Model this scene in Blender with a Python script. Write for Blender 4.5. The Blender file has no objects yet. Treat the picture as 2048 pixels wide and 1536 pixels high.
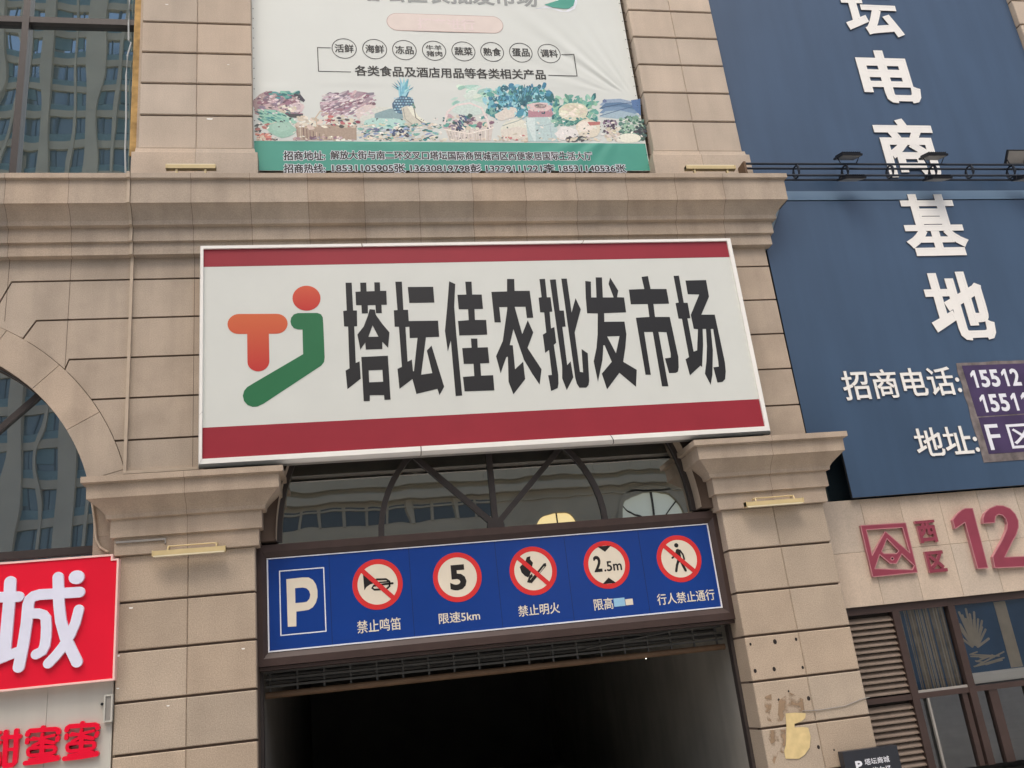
import bpy, bmesh, math, random
from mathutils import Vector, Matrix
from mathutils.geometry import tessellate_polygon
random.seed(7)
S = bpy.context.scene
COL = S.collection
R = math.radians

# ---------------------------------------------------------------- camera
cam_d = bpy.data.cameras.new('camera')
cam_d.sensor_width = 36.0
cam_d.lens = 36.0 * 1782.85 / 2048.0
cam_d.clip_start = 0.05
cam_d.clip_end = 2000
cam = bpy.data.objects.new('camera', cam_d)
COL.objects.link(cam)
yaw, pitch, roll = 0.20286, 0.32874, -0.11186
fw = Vector((math.sin(yaw) * math.cos(pitch), math.cos(yaw) * math.cos(pitch), math.sin(pitch)))
r0 = Vector((math.cos(yaw), -math.sin(yaw), 0))
u0 = r0.cross(fw)
rt = r0 * math.cos(roll) + u0 * math.sin(roll)
up = u0 * math.cos(roll) - r0 * math.sin(roll)
cam.matrix_world = Matrix(((rt.x, up.x, -fw.x, 0.0), (rt.y, up.y, -fw.y, -12.0), (rt.z, up.z, -fw.z, 1.9), (0, 0, 0, 1)))
S.camera = cam

# ---------------------------------------------------------------- sky, sun, exposure (bright overcast)
SUN_EL, SUN_AZ = 58.0, 200.0          # azimuth clockwise from +Y: in front of the facade
w = bpy.data.worlds.new('World')
S.world = w
w.use_nodes = True
nt = w.node_tree
sky = nt.nodes.new('ShaderNodeTexSky')
sky.sky_type = 'NISHITA'
sky.sun_disc = False
sky.sun_elevation = R(SUN_EL)
sky.sun_rotation = R(SUN_AZ)
sky.air_density = 1.0
sky.dust_density = 6.0
sky.ozone_density = 0.6
bg = nt.nodes['Background']
bg.inputs['Strength'].default_value = 0.15
nt.links.new(sky.outputs[0], bg.inputs[0])
sl = bpy.data.lights.new('sun', 'SUN')
sl.energy = 1.05
sl.angle = R(40)
sl.color = (1.0, 0.97, 0.93)
sun = bpy.data.objects.new('sun', sl)
COL.objects.link(sun)
sd = Vector((math.sin(R(SUN_AZ)) * math.cos(R(SUN_EL)), math.cos(R(SUN_AZ)) * math.cos(R(SUN_EL)), math.sin(R(SUN_EL))))
sun.rotation_euler = sd.to_track_quat('Z', 'Y').to_euler()
S.view_settings.view_transform = 'Standard'
S.view_settings.look = 'None'
S.view_settings.gamma = 1.0
S.view_settings.exposure = 0.44

# ---------------------------------------------------------------- materials
def lin(r, g, b):
    f = lambda c: (c / 12.92 if c <= 0.04045 else ((c + 0.055) / 1.055) ** 2.4)
    return (f(r / 255), f(g / 255), f(b / 255), 1.0)

def mat(name, rgb, rough=0.6, var=0.08, scale=6.0, bump=0.0, bscale=60.0, spec=0.3, metal=0.0, tint=False,
        speck=0.0, streak=0.0, dirt=0.0):
    m = bpy.data.materials.new(name)
    m.use_nodes = True
    n, l = m.node_tree.nodes, m.node_tree.links
    p = n['Principled BSDF']
    p.inputs['Roughness'].default_value = rough
    p.inputs['Specular IOR Level'].default_value = spec
    p.inputs['Metallic'].default_value = metal
    tc = n.new('ShaderNodeTexCoord')
    col = None
    def mul(a, fac_socket, lo, hi, f0=0.3, f1=0.7):
        mr = n.new('ShaderNodeMapRange')
        mr.inputs[1].default_value = f0; mr.inputs[2].default_value = f1
        mr.inputs[3].default_value = lo; mr.inputs[4].default_value = hi
        l.new(fac_socket, mr.inputs[0])
        mx = n.new('ShaderNodeVectorMath'); mx.operation = 'SCALE'
        if isinstance(a, tuple): mx.inputs[0].default_value = a[:3]
        else: l.new(a, mx.inputs[0])
        l.new(mr.outputs[0], mx.inputs['Scale'])
        return mx.outputs[0]
    col = rgb if len(rgb) == 4 else rgb + (1.0,)
    if tint:
        at_ = n.new('ShaderNodeAttribute'); at_.attribute_name = 'tint'
        mx = n.new('ShaderNodeVectorMath'); mx.operation = 'MULTIPLY'
        mx.inputs[0].default_value = col[:3]
        l.new(at_.outputs['Color'], mx.inputs[1]); col = mx.outputs[0]
    def noise(sc, det=4.0, stretch=None):
        t = n.new('ShaderNodeTexNoise'); t.inputs['Scale'].default_value = sc; t.inputs['Detail'].default_value = det
        if stretch:
            mp = n.new('ShaderNodeMapping'); mp.inputs['Scale'].default_value = stretch
            l.new(tc.outputs['Object'], mp.inputs[0]); l.new(mp.outputs[0], t.inputs[0])
        else: l.new(tc.outputs['Object'], t.inputs[0])
        return t.outputs[0]
    if var: col = mul(col, noise(scale), 1 - var, 1 + var)
    if speck: col = mul(col, noise(70.0, 2.0), 1 - speck, 1 + speck)
    if streak: col = mul(col, noise(1.0, 3.0, (3.5, 3.5, 0.35)), 1 - streak, 1 + streak * 0.4, 0.35, 0.6)
    if dirt: col = mul(col, noise(2.3, 6.0), 1 - dirt, 1.0, 0.33, 0.5)
    if isinstance(col, tuple): p.inputs['Base Color'].default_value = col
    else: l.new(col, p.inputs['Base Color'])
    if bump:
        b = n.new('ShaderNodeBump'); b.inputs['Strength'].default_value = bump; b.inputs['Distance'].default_value = 0.01
        l.new(noise(bscale, 3.0), b.inputs['Height']); l.new(b.outputs[0], p.inputs['Normal'])
    return m

def glass_mat(name, refl, tint, body, wave=0.05, wscale=0.8, rough=0.01, clear=0.0):
    """coated window glass: a tinted mirror over a dark room, gently wavy"""
    m = bpy.data.materials.new(name); m.use_nodes = True
    n, l = m.node_tree.nodes, m.node_tree.links
    n.remove(n['Principled BSDF'])
    out = n['Material Output']
    g = n.new('ShaderNodeBsdfGlossy'); g.inputs['Roughness'].default_value = rough; g.inputs['Color'].default_value = tint
    if clear:
        d = n.new('ShaderNodeBsdfTransparent'); d.inputs['Color'].default_value = (clear, clear, clear, 1)
    else:
        d = n.new('ShaderNodeBsdfDiffuse'); d.inputs['Color'].default_value = body
    tc = n.new('ShaderNodeTexCoord')
    mp = n.new('ShaderNodeMapping'); mp.inputs['Scale'].default_value = (1.6, 1.0, 0.55)
    t = n.new('ShaderNodeTexNoise'); t.inputs['Scale'].default_value = wscale; t.inputs['Detail'].default_value = 1.0
    l.new(tc.outputs['Object'], mp.inputs[0]); l.new(mp.outputs[0], t.inputs[0])
    b = n.new('ShaderNodeBump'); b.inputs['Strength'].default_value = 1.0; b.inputs['Distance'].default_value = wave
    l.new(t.outputs[0], b.inputs['Height']); l.new(b.outputs[0], g.inputs['Normal'])
    fr = n.new('ShaderNodeFresnel'); fr.inputs['IOR'].default_value = 1.5
    mr = n.new('ShaderNodeMath'); mr.operation = 'ADD'; mr.use_clamp = True; mr.inputs[1].default_value = refl - 0.04
    l.new(fr.outputs[0], mr.inputs[0])
    mx = n.new('ShaderNodeMixShader')
    l.new(mr.outputs[0], mx.inputs[0]); l.new(d.outputs[0], mx.inputs[1]); l.new(g.outputs[0], mx.inputs[2])
    l.new(mx.outputs[0], out.inputs[0])
    return m

def emit_mat(name, rgb, strength):
    m = bpy.data.materials.new(name); m.use_nodes = True
    p = m.node_tree.nodes['Principled BSDF']
    p.inputs['Base Color'].default_value = rgb
    p.inputs['Emission Color'].default_value = rgb
    p.inputs['Emission Strength'].default_value = strength
    return m

M = {}
M['stone'] = mat('pink_beige_granite', lin(178, 162, 144), 0.72, 0.08, 1.7, 0.10, 90, 0.25, tint=True, speck=0.11, streak=0.09, dirt=0.10)
M['stone_up'] = mat('weathered_upper_granite', lin(191, 175, 157), 0.72, 0.07, 1.7, 0.10, 90, 0.25, tint=True, speck=0.10, streak=0.06)
M['stone_low'] = mat('speckled_beige_granite', lin(177, 161, 142), 0.7, 0.07, 2.0, 0.15, 70, 0.25, tint=True, speck=0.17, streak=0.025)
M['joint'] = mat('dark_joint', lin(92, 78, 68), 0.9)
M['tilejoint'] = mat('pale_tile_joint', lin(140, 122, 100), 0.9)
M['backing'] = mat('dark_backing', lin(45, 40, 38), 0.9)
M['white_frame'] = mat('white_enamel_frame', lin(240, 238, 231), 0.35, 0.03, 3, spec=0.45)
M['white_panel'] = mat('white_printed_film', lin(211, 214, 207), 0.4, 0.02, 2, 0.12, 1.3, spec=0.35)
M['maroon'] = mat('maroon_printed_film', lin(148, 40, 52), 0.42, 0.05, 2, spec=0.35)
M['ink'] = mat('black_printed_film', lin(35, 35, 36), 0.42, 0.06, 2, spec=0.35)
M['green_print'] = mat('green_printed_film', lin(40, 110, 70), 0.42, 0.04, 2, spec=0.35)
M['blue_panel'] = mat('blue_printed_film', lin(20, 60, 136), 0.28, 0.05, 2, spec=0.4)
M['cream_print'] = mat('cream_printed_film', lin(226, 216, 196), 0.45, 0.03)
M['white_line'] = mat('white_printed_line', lin(228, 230, 236), 0.45, 0.02)
M['red_print'] = mat('red_printed_film', lin(212, 52, 52), 0.45, 0.05, 3)
M['black_print'] = mat('black_pictogram_film', lin(36, 33, 32), 0.45, 0.05)
M['paleblue_patch'] = mat('pale_blue_sticker', lin(150, 195, 222), 0.5, 0.05)
M['brown_frame'] = mat('brown_metal_frame', lin(66, 52, 48), 0.4, 0.12, 4, spec=0.4)
M['dark_frame'] = mat('dark_bronze_mullion', lin(64, 58, 56), 0.4, 0.06, spec=0.4)
M['navy'] = mat('navy_composite_panel', lin(60, 81, 106), 0.31, 0.06, 0.6, 0.35, 1.1, 0.5, streak=0.07)
M['navy_reflect'] = mat('navy_reflection_ledge', lin(98, 122, 144), 0.4, 0.05, 1)
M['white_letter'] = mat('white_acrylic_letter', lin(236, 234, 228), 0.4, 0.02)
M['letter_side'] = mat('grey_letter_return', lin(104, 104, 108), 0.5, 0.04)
M['purple'] = mat('purple_vinyl', lin(70, 56, 90), 0.5, 0.16, 2.2, dirt=0.2)
M['tape'] = mat('dirty_grey_tape', lin(118, 110, 108), 0.7, 0.3, 9, dirt=0.5)
M['red_sign'] = mat('bright_red_acrylic', lin(228, 24, 52), 0.3, 0.04, 1.5, spec=0.45)
M['pink_edge'] = mat('pale_pink_edge', lin(246, 205, 196), 0.4, 0.03)
M['pale_letter'] = mat('pale_lilac_acrylic', lin(226, 228, 244), 0.35, 0.03)
M['red_letter'] = mat('crimson_acrylic', lin(236, 12, 52), 0.35, 0.05, 4)
M['fascia'] = mat('warm_grey_fascia', lin(192, 190, 180), 0.5, 0.03, 1.5, streak=0.05)
M['grey_metal'] = mat('grey_painted_metal', lin(150, 146, 140), 0.45, 0.06)
M['magenta'] = mat('faded_crimson_letter', lin(138, 60, 76), 0.45, 0.10, 3, spec=0.35)
M['magenta_side'] = mat('faded_pink_return', lin(178, 122, 126), 0.5, 0.08)
M['gold'] = mat('cream_gold_lamp_housing', lin(206, 186, 138), 0.4, 0.05, spec=0.45)
M['lens'] = mat('pale_lamp_lens', lin(232, 222, 190), 0.25, 0.02)
M['board'] = mat('weathered_yellow_board', lin(180, 146, 92), 0.85, 0.25, 9, 0.3, 40, dirt=0.4)
M['truss'] = mat('dark_blue_grey_steel', lin(44, 50, 60), 0.45, 0.1, spec=0.4)
M['black_metal'] = mat('black_cast_metal', lin(26, 28, 34), 0.45, 0.08, spec=0.4)
M['trunking'] = mat('beige_cable_trunking', lin(186, 170, 150), 0.5, 0.06)
M['cable'] = mat('pale_grey_cable', lin(178, 182, 180), 0.5, 0.05)
M['banner'] = mat('white_banner_vinyl', lin(214, 218, 212), 0.45, 0.02, 1.2, spec=0.3)
M['teal'] = mat('teal_banner_print', lin(78, 158, 140), 0.5, 0.05, 2)
M['print_black'] = mat('black_banner_print', lin(56, 56, 54), 0.5, 0.04)
M['print_grey'] = mat('grey_banner_print', lin(150, 154, 152), 0.5, 0.04)
M['pill'] = mat('pale_salmon_print', lin(222, 209, 200), 0.5, 0.03)
M['pill_edge'] = mat('dusty_rose_print', lin(176, 140, 134), 0.5, 0.03)
M['pill_text'] = mat('faint_pink_print', lin(228, 212, 208), 0.5, 0.03)
M['wood_slat'] = mat('bronze_louvre', lin(126, 112, 100), 0.5, 0.08, spec=0.35)
M['passage_wall'] = mat('grey_painted_passage_wall', lin(176, 172, 162), 0.8, 0.12, 1.0, streak=0.08)
M['slab_in'] = mat('dull_concrete', lin(110, 106, 100), 0.85, 0.12, 1.0)
M['pipe'] = mat('rusty_brown_pipe', lin(104, 82, 62), 0.6, 0.15)
M['steel_dim'] = mat('dim_galvanised_steel', lin(84, 84, 82), 0.5, 0.1)
M['yellow_paper'] = mat('yellowed_torn_paper', lin(214, 192, 140), 0.8, 0.10, 10)
M['glue'] = mat('old_brown_glue_stain', lin(158, 134, 108), 0.75, 0.16, 6)
def ragged_alpha(m, sc, lo, hi):
    n, l = m.node_tree.nodes, m.node_tree.links
    tc = n.new('ShaderNodeTexCoord'); t = n.new('ShaderNodeTexNoise'); t.inputs['Scale'].default_value = sc; t.inputs['Detail'].default_value = 6.0
    mr = n.new('ShaderNodeMapRange'); mr.inputs[1].default_value = lo; mr.inputs[2].default_value = hi; mr.inputs[4].default_value = 0.8
    l.new(tc.outputs['Object'], t.inputs[0]); l.new(t.outputs[0], mr.inputs[0]); l.new(mr.outputs[0], n['Principled BSDF'].inputs['Alpha'])
ragged_alpha(M['glue'], 7.0, 0.44, 0.56)
M['sign_black'] = mat('charcoal_sign_face', lin(44, 47, 54), 0.35, 0.08, spec=0.4)
M['asphalt'] = mat('asphalt', (0.05, 0.05, 0.052, 1), 0.9, 0.2, 3, 0.3, 40)
M['paving'] = mat('pale_bounce_paving', (0.42, 0.41, 0.385, 1), 0.85, 0.12, 2, 0.1, 30)
M['marking'] = mat('white_road_paint', (0.7, 0.7, 0.68, 1), 0.7, 0.1)
M['tower'] = mat('grey_tan_tower_cladding', lin(188, 180, 164), 0.7, 0.08, 0.3)
M['tower_glass'] = glass_mat('blue_tower_glass', 0.10, (0.72, 0.78, 0.80, 1), (0.19, 0.235, 0.245, 1), 0.0)
M['far_glass'] = glass_mat('dark_far_window', 0.10, (0.9, 0.9, 0.9, 1), (0.05, 0.06, 0.065, 1), 0.0)
M['tower_sash'] = mat('pale_window_sash', lin(112, 124, 130), 0.5, 0.05)
M['opposite'] = mat('pale_beige_render', lin(202, 194, 174), 0.75, 0.06, 0.4)
M['tower_spandrel'] = mat('blue_grey_spandrel', lin(134, 156, 160), 0.5, 0.06)
M['curtain_glass'] = glass_mat('teal_coated_glass', 0.80, (0.82, 0.90, 0.86, 1), (0.035, 0.05, 0.055, 1), 0.0065, 0.75)
M['arch_glass'] = glass_mat('dark_coated_glass', 0.72, (0.84, 0.88, 0.86, 1), (0.022, 0.027, 0.029, 1), 0.005, 0.9)
M['transom_glass'] = glass_mat('smoky_transom_glass', 0.46, (0.94, 0.93, 0.86, 1), (0.016, 0.016, 0.016, 1), 0.0028, 1.3)
M['shop_glass'] = glass_mat('clear_shop_glass', 0.12, (0.9, 0.95, 1.0, 1), (0, 0, 0, 1), 0.003, 1.2, clear=0.95)
M['curtain'] = mat('reflection_striped_curtain', lin(160, 148, 130), 0.9, 0.4, 5.0)
M['poster_blue'] = mat('blue_window_poster', lin(70, 104, 140), 0.6, 0.15, 2)
M['poster_pale'] = mat('pale_poster_print', lin(196, 186, 168), 0.6, 0.1)
M['room'] = mat('dim_room', lin(92, 92, 90), 0.9, 0.1)
M['leafgreen'] = mat('green_backdrop', lin(52, 104, 84), 0.8, 0.5, 12)
M['warm_lit'] = emit_mat('warm_lit_window', (1.0, 0.80, 0.42, 1), 1.3)
M['cool_lit'] = emit_mat('bright_window', (0.80, 0.86, 0.80, 1), 0.35)
M['lamp_dot'] = emit_mat('small_lit_bulb', (1.0, 0.92, 0.75, 1), 2.0)

# ---------------------------------------------------------------- mesh helpers
class MB:
    """collects faces, each with a material slot and a slight tint"""
    def __init__(s): s.v, s.f, s.m, s.t = [], [], [], []
    def face(s, pts, mi=0, t=1.0):
        b = len(s.v); s.v += [tuple(p) for p in pts]
        s.f.append(tuple(range(b, b + len(pts)))); s.m.append(mi); s.t.append(t)
    def box(s, x0, x1, y0, y1, z0, z1, mi=0, t=1.0):
        c = [(x0,y0,z0),(x1,y0,z0),(x1,y1,z0),(x0,y1,z0),(x0,y0,z1),(x1,y0,z1),(x1,y1,z1),(x0,y1,z1)]
        for q in ((0,1,5,4),(1,2,6,5),(2,3,7,6),(3,0,4,7),(4,5,6,7),(3,2,1,0)):
            s.face([c[i] for i in q], mi, t)
    def block(s, x0, x1, z0, z1, yf, yb, mi=0, t=1.0, c=0.008):
        """a facing stone: front face at yf with a small arris"""
        a = [(x0+c,yf,z0+c),(x1-c,yf,z0+c),(x1-c,yf,z1-c),(x0+c,yf,z1-c)]
        b = [(x0,yf+c,z0),(x1,yf+c,z0),(x1,yf+c,z1),(x0,yf+c,z1)]
        d = [(p[0],yb,p[2]) for p in b]
        s.face(a, mi, t)
        for i in range(4):
            j = (i+1) % 4
            s.face([b[i],b[j],a[j],a[i]], mi, t); s.face([d[i],d[j],b[j],b[i]], mi, t)
    def prism(s, loops, yf, yb, mi=0, t=1.0, side=None, back=False):
        """polygon with holes in the facade plane, (x, z) loops, extruded from yf back to yb"""
        vs = [Vector((p[0], p[1], 0)) for L in loops for p in L]
        tris = tessellate_polygon([[Vector((p[0], p[1], 0)) for p in L] for L in loops])
        for a, b, c in tris:
            n = (vs[b]-vs[a]).cross(vs[c]-vs[a]).z
            if abs(n) < 1e-10: continue
            q = (a, b, c) if n > 0 else (a, c, b)
            s.face([(vs[i].x, yf, vs[i].y) for i in q], mi, t)
            if back: s.face([(vs[i].x, yb, vs[i].y) for i in reversed(q)], mi, t)
        if yb > yf:
            for k, L in enumerate(loops):
                ar = sum(L[i][0]*L[(i+1) % len(L)][1]-L[(i+1) % len(L)][0]*L[i][1] for i in range(len(L)))
                LL = L if (ar > 0) == (k == 0) else L[::-1]
                for i in range(len(LL)):
                    p, q = LL[i], LL[(i+1) % len(LL)]
                    s.face([(p[0],yb,p[1]),(q[0],yb,q[1]),(q[0],yf,q[1]),(p[0],yf,p[1])], mi if side is None else side, t)
    def tube(s, pts, r, mi=0, seg=8, t=1.0):
        pts = [Vector(p) for p in pts]; rings = []
        for i, p in enumerate(pts):
            d = (pts[min(i+1, len(pts)-1)] - pts[max(i-1, 0)]).normalized()
            a = d.cross(Vector((0, 0, 1)))
            if a.length < 1e-4: a = d.cross(Vector((0, 1, 0)))
            a.normalize(); b = d.cross(a)
            rr = r[i] if isinstance(r, (list, tuple)) else r
            rings.append([p + a*math.cos(2*math.pi*k/seg)*rr + b*math.sin(2*math.pi*k/seg)*rr for k in range(seg)])
        for A, B in zip(rings, rings[1:]):
            for k in range(seg):
                s.face([A[k], A[(k+1) % seg], B[(k+1) % seg], B[k]], mi, t)
        s.face(rings[0][::-1], mi, t); s.face(rings[-1], mi, t)
    def sweep(s, path, prof, mi=0, t=1.0):
        """path: plan points with outward mitre vectors [(x, y, ox, oy)]; prof: [(p, z)]"""
        for (ax, ay, aox, aoy), (bx, by, box_, boy) in zip(path, path[1:]):
            for (p0, z0), (p1, z1) in zip(prof, prof[1:]):
                s.face([(ax+aox*p0, ay+aoy*p0, z0), (ax+aox*p1, ay+aoy*p1, z1),
                        (bx+box_*p1, by+boy*p1, z1), (bx+box_*p0, by+boy*p0, z0)], mi, t)
    def build(s, name, mats, parent=None, smooth=False, recalc=False):
        me = bpy.data.meshes.new(name); me.from_pydata(s.v, [], s.f)
        for mm in (mats if isinstance(mats, (list, tuple)) else [mats]): me.materials.append(mm)
        me.polygons.foreach_set('material_index', s.m)
        ca = me.color_attributes.new('tint', 'FLOAT_COLOR', 'CORNER')
        buf = []
        for f, t in zip(s.f, s.t):
            c = (t, t, t, 1.0) if not isinstance(t, tuple) else (t[0], t[1], t[2], 1.0)
            buf += list(c) * len(f)
        ca.data.foreach_set('color', buf)
        if recalc or smooth:
            bm = bmesh.new(); bm.from_mesh(me)
            bmesh.ops.remove_doubles(bm, verts=bm.verts, dist=1e-5)
            if recalc: bmesh.ops.recalc_face_normals(bm, faces=bm.faces)
            bm.to_mesh(me); bm.free()
        if smooth:
            for p in me.polygons: p.use_smooth = True
        me.update()
        o = bpy.data.objects.new(name, me); COL.objects.link(o)
        if parent: o.parent = parent; o.matrix_parent_inverse = parent.matrix_world.inverted()
        return o

def tag(o, label, cat, group=None, kind=None):
    if label: o['label'] = label
    if cat: o['category'] = cat
    if group: o['group'] = group
    if kind: o['kind'] = kind
    return o

def thing(name, label, cat, loc=(0, 0, 0), group=None):
    o = bpy.data.objects.new(name, None); COL.objects.link(o)
    o.location = loc; o.empty_display_size = 0.2
    o.matrix_world = Matrix.Translation(loc)
    return tag(o, label, cat, group)

def structure(name, mb, m):
    o = mb.build(name, m); o['kind'] = 'structure'; return o

def tj(a=0.045):
    g = 1 + random.uniform(-a, a)*1.6; h = random.uniform(-0.022, 0.022)
    return (g * (1 + h), g, g * (1 - h))

def ell(cx, cz, rx, rz=None, n=40, a0=0.0, a1=2*math.pi):
    rz = rx if rz is None else rz
    k = n if abs(a1-a0-2*math.pi) < 1e-6 else n+1
    return [(cx+rx*math.cos(a0+(a1-a0)*i/n), cz+rz*math.sin(a0+(a1-a0)*i/n)) for i in range(k)]

def stroke(pts, wd, cap=8):
    """outline of a round-ended brush stroke"""
    pts = [Vector(p) for p in pts]; h = wd/2; L, Rr = [], []
    for i, p in enumerate(pts):
        d = (pts[min(i+1, len(pts)-1)]-pts[max(i-1, 0)]).normalized(); nrm = Vector((-d.y, d.x))
        L.append(p+nrm*h); Rr.append(p-nrm*h)
    d1 = (pts[-1]-pts[-2]).normalized(); a = math.atan2(d1.y, d1.x)
    e1 = [pts[-1]+Vector((math.cos(a+math.pi/2-math.pi*i/cap), math.sin(a+math.pi/2-math.pi*i/cap)))*h for i in range(1, cap)]
    d0 = (pts[0]-pts[1]).normalized(); a = math.atan2(d0.y, d0.x)
    e0 = [pts[0]+Vector((math.cos(a+math.pi/2-math.pi*i/cap), math.sin(a+math.pi/2-math.pi*i/cap)))*h for i in range(1, cap)]
    return [tuple(q) for q in L+e1+Rr[::-1]+e0]

_tc = {}
def glyph_mesh(body):
    """fill of a line of lettering and the edges of its outline"""
    if body not in _tc:
        cu = bpy.data.curves.new('lettering', 'FONT'); cu.body = body; cu.resolution_u = 3
        o = bpy.data.objects.new('lettering', cu); COL.objects.link(o)
        dg = bpy.context.evaluated_depsgraph_get()
        me = bpy.data.meshes.new_from_object(o.evaluated_get(dg))
        bm = bmesh.new(); bm.from_mesh(me)
        bmesh.ops.remove_doubles(bm, verts=bm.verts, dist=1e-5)
        bm.verts.index_update()
        vs = [tuple(v.co) for v in bm.verts]; fs = [tuple(v.index for v in p.verts) for p in bm.faces]
        es = []                       # boundary edges, directed with the fill on their left
        for f in bm.faces:
            ar = sum(a.vert.co.x*b_.vert.co.y-b_.vert.co.x*a.vert.co.y for a, b_ in zip(f.loops[:], f.loops[1:]+f.loops[:1]))
            for lp in f.loops:
                if len(lp.edge.link_faces) == 1:
                    a, c = lp.vert.index, lp.link_loop_next.vert.index
                    es.append((a, c) if ar > 0 else (c, a))
        bm.free()
        bpy.data.objects.remove(o); bpy.data.curves.remove(cu); bpy.data.meshes.remove(me)
        _tc[body] = (vs, fs, es)
    return _tc[body]

def text_into(mb, body, x0, x1, z0, z1, yf, depth=0.0, offset=0.01, mi=0, ref=None, side=None, seg=8):
    """flat or raised lettering fitted to a rectangle of the facade plane; offset (of an em) emboldens the strokes"""
    vs, fs, es = glyph_mesh(body)
    ax, bx = min(v[0] for v in vs), max(v[0] for v in vs)
    az, bz = min(v[1] for v in vs), max(v[1] for v in vs)
    r0 = offset if ref is None else ref
    em_ = min((x1-x0)/(bx-ax), (z1-z0)/(bz-az)); h0 = r0*em_; h = offset*em_
    sx, sz = (x1-x0-2*h0)/(bx-ax), (z1-z0-2*h0)/(bz-az)
    P = [(x0+h0+(v[0]-ax)*sx, z0+h0+(v[1]-az)*sz) for v in vs]
    side = mi if side is None else side
    b = len(mb.v)
    for p in P: mb.v.append((p[0], yf, p[1]))
    for f in fs: mb.f.append(tuple(i+b for i in f)); mb.m.append(mi); mb.t.append(1.0)
    span = 0.0016 if depth else 0.0004
    def piece(L, k):
        y = yf-0.00004-span*((k*0.618034) % 1.0)
        mb.face([(p[0], y, p[1]) for p in L], mi)
        if depth:
            for p, q in zip(L, L[1:]+L[:1]): mb.face([(p[0], yf+depth, p[1]), (q[0], yf+depth, q[1]), (q[0], y+0.0004, q[1]), (p[0], y+0.0004, p[1])], side)
    if h <= 0: return
    nrm, inc, k = {}, {}, 0
    for i, j in es:
        dx, dz = P[j][0]-P[i][0], P[j][1]-P[i][1]; l_ = math.hypot(dx, dz)
        if l_ < 1e-7: continue
        n = (dz/l_, -dx/l_); nrm[i] = n; inc[j] = n; k += 1
        piece([P[i], (P[i][0]+n[0]*h, P[i][1]+n[1]*h), (P[j][0]+n[0]*h, P[j][1]+n[1]*h), P[j]], k)
    for i in nrm:                     # mitred outer corners
        if i not in inc: continue
        a, c = inc[i], nrm[i]; cr = a[0]*c[1]-a[1]*c[0]; d = a[0]*c[0]+a[1]*c[1]
        if cr <= 1e-6: continue
        k += 1; m = 1.0/(1.0+d) if d > -0.5 else 0.0
        L = [P[i], (P[i][0]+a[0]*h, P[i][1]+a[1]*h)] + ([(P[i][0]+(a[0]+c[0])*m*h, P[i][1]+(a[1]+c[1])*m*h)] if m else []) + [(P[i][0]+c[0]*h, P[i][1]+c[1]*h)]
        piece(L, k)

def reparent(o, par):      # parts carry world coordinates, so a sub-part needs no offset of its own
    o.parent = par; o.matrix_parent_inverse = Matrix()

# ================================================================ setting
g = MB(); g.face([(-300, -300, -0.02), (300, -300, -0.02), (300, 300, -0.02), (-300, 300, -0.02)])
structure('ground', g, M['paving'])
g = MB(); g.box(-150, 150, -33, -20, -0.019, 0.0)
structure('road', g, M['asphalt'])
g = MB(); g.box(-150, 150, -20, 0.0, -0.019, 0.14); structure('bounce_pavement', g, M['paving'])  # unseen forecourt, paved pale to bounce light up onto the lower facade
g = MB()
for k in range(-15, 16): g.box(k*6-1.2, k*6+1.2, -26.6, -26.45, 0.0, 0.004)
structure('road_marking', g, M['marking'])

# ================================================================ market building
bld = thing('market_building', 'beige stone-clad market building with arched bays, pilasters and a moulded cornice', 'building', (2.08, 0.1, 0))
XL, XR = -14.2, 15.6
PIL = [(-10.95, -9.31), (-2.812, -1.161), (5.315, 6.911)]
BAYS = [(-6.06, 4.3), (2.08, 4.1)]
RO, RI = 3.36, 2.90
ZT = 8.285
LEV = [8.285, 7.94, 7.345, 6.755, 6.165, 5.57, 4.97]

def arch_pts(cx, z0, r, a0, a1, n=10):
    return [(cx+r*math.cos(a0+(a1-a0)*i/n), z0+r*math.sin(a0+(a1-a0)*i/n)) for i in range(n+1)]

wallm = MB()
def half_bay(cx, z0, xr, sgn, joints):
    g_ = 0.014
    # corner and arch-end of each groove, relative to the arch centre
    cor = [(1.685, 1.43), (2.037, 1.883), (2.484, 2.437), None, None, None]
    def onarc(dz, dx=None):
        if dx is not None: return (dx, math.sqrt(RO*RO-dx*dx))
        return (math.sqrt(max(RO*RO-dz*dz, 0.0)), dz)
    lines = []
    for k in range(1, 7):
        z = LEV[k]; c = cor[k-1]
        if c: lines.append([(cx+sgn*c[0], z), (cx+sgn*c[1], z0+onarc(0, c[1])[1])])
        else:
            p = onarc(z-z0); lines.append([(cx+sgn*p[0], z)])
    for k in range(6):
        zt, zb = LEV[k], LEV[k+1]
        P = [(xr, zt-(g_ if k else 0))]
        if k == 0: P.append((cx, zt)); a0 = math.pi/2; P.append((cx, z0+RO))
        else:
            for q in lines[k-1]: P.append((q[0]+sgn*g_*0.6, q[1]-g_))
            q = lines[k-1][-1]; a0 = math.atan2(q[1]-z0, sgn*(q[0]-cx))
        q = lines[k][-1]; a1 = math.atan2(q[1]-z0, sgn*(q[0]-cx))
        arc = [(cx+sgn*(RO+0.004)*math.cos(a0+(a1-a0)*i/8), z0+(RO+0.004)*math.sin(a0+(a1-a0)*i/8)) for i in range(1, 8)]
        P += arc
        for q in lines[k][::-1]: P.append((q[0]-sgn*g_*0.3, q[1]+g_))
        P.append((xr, zb+g_))
        # split the course at its vertical joints so each stone has a tone of its own
        wallm.prism([P], 0.10, 0.13, 0, tj(0.03))
    for xj, zlo, zhi in joints:
        wallm.box(xj-0.003, xj+0.003, 0.098, 0.12, zlo, zhi, 1)

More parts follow.
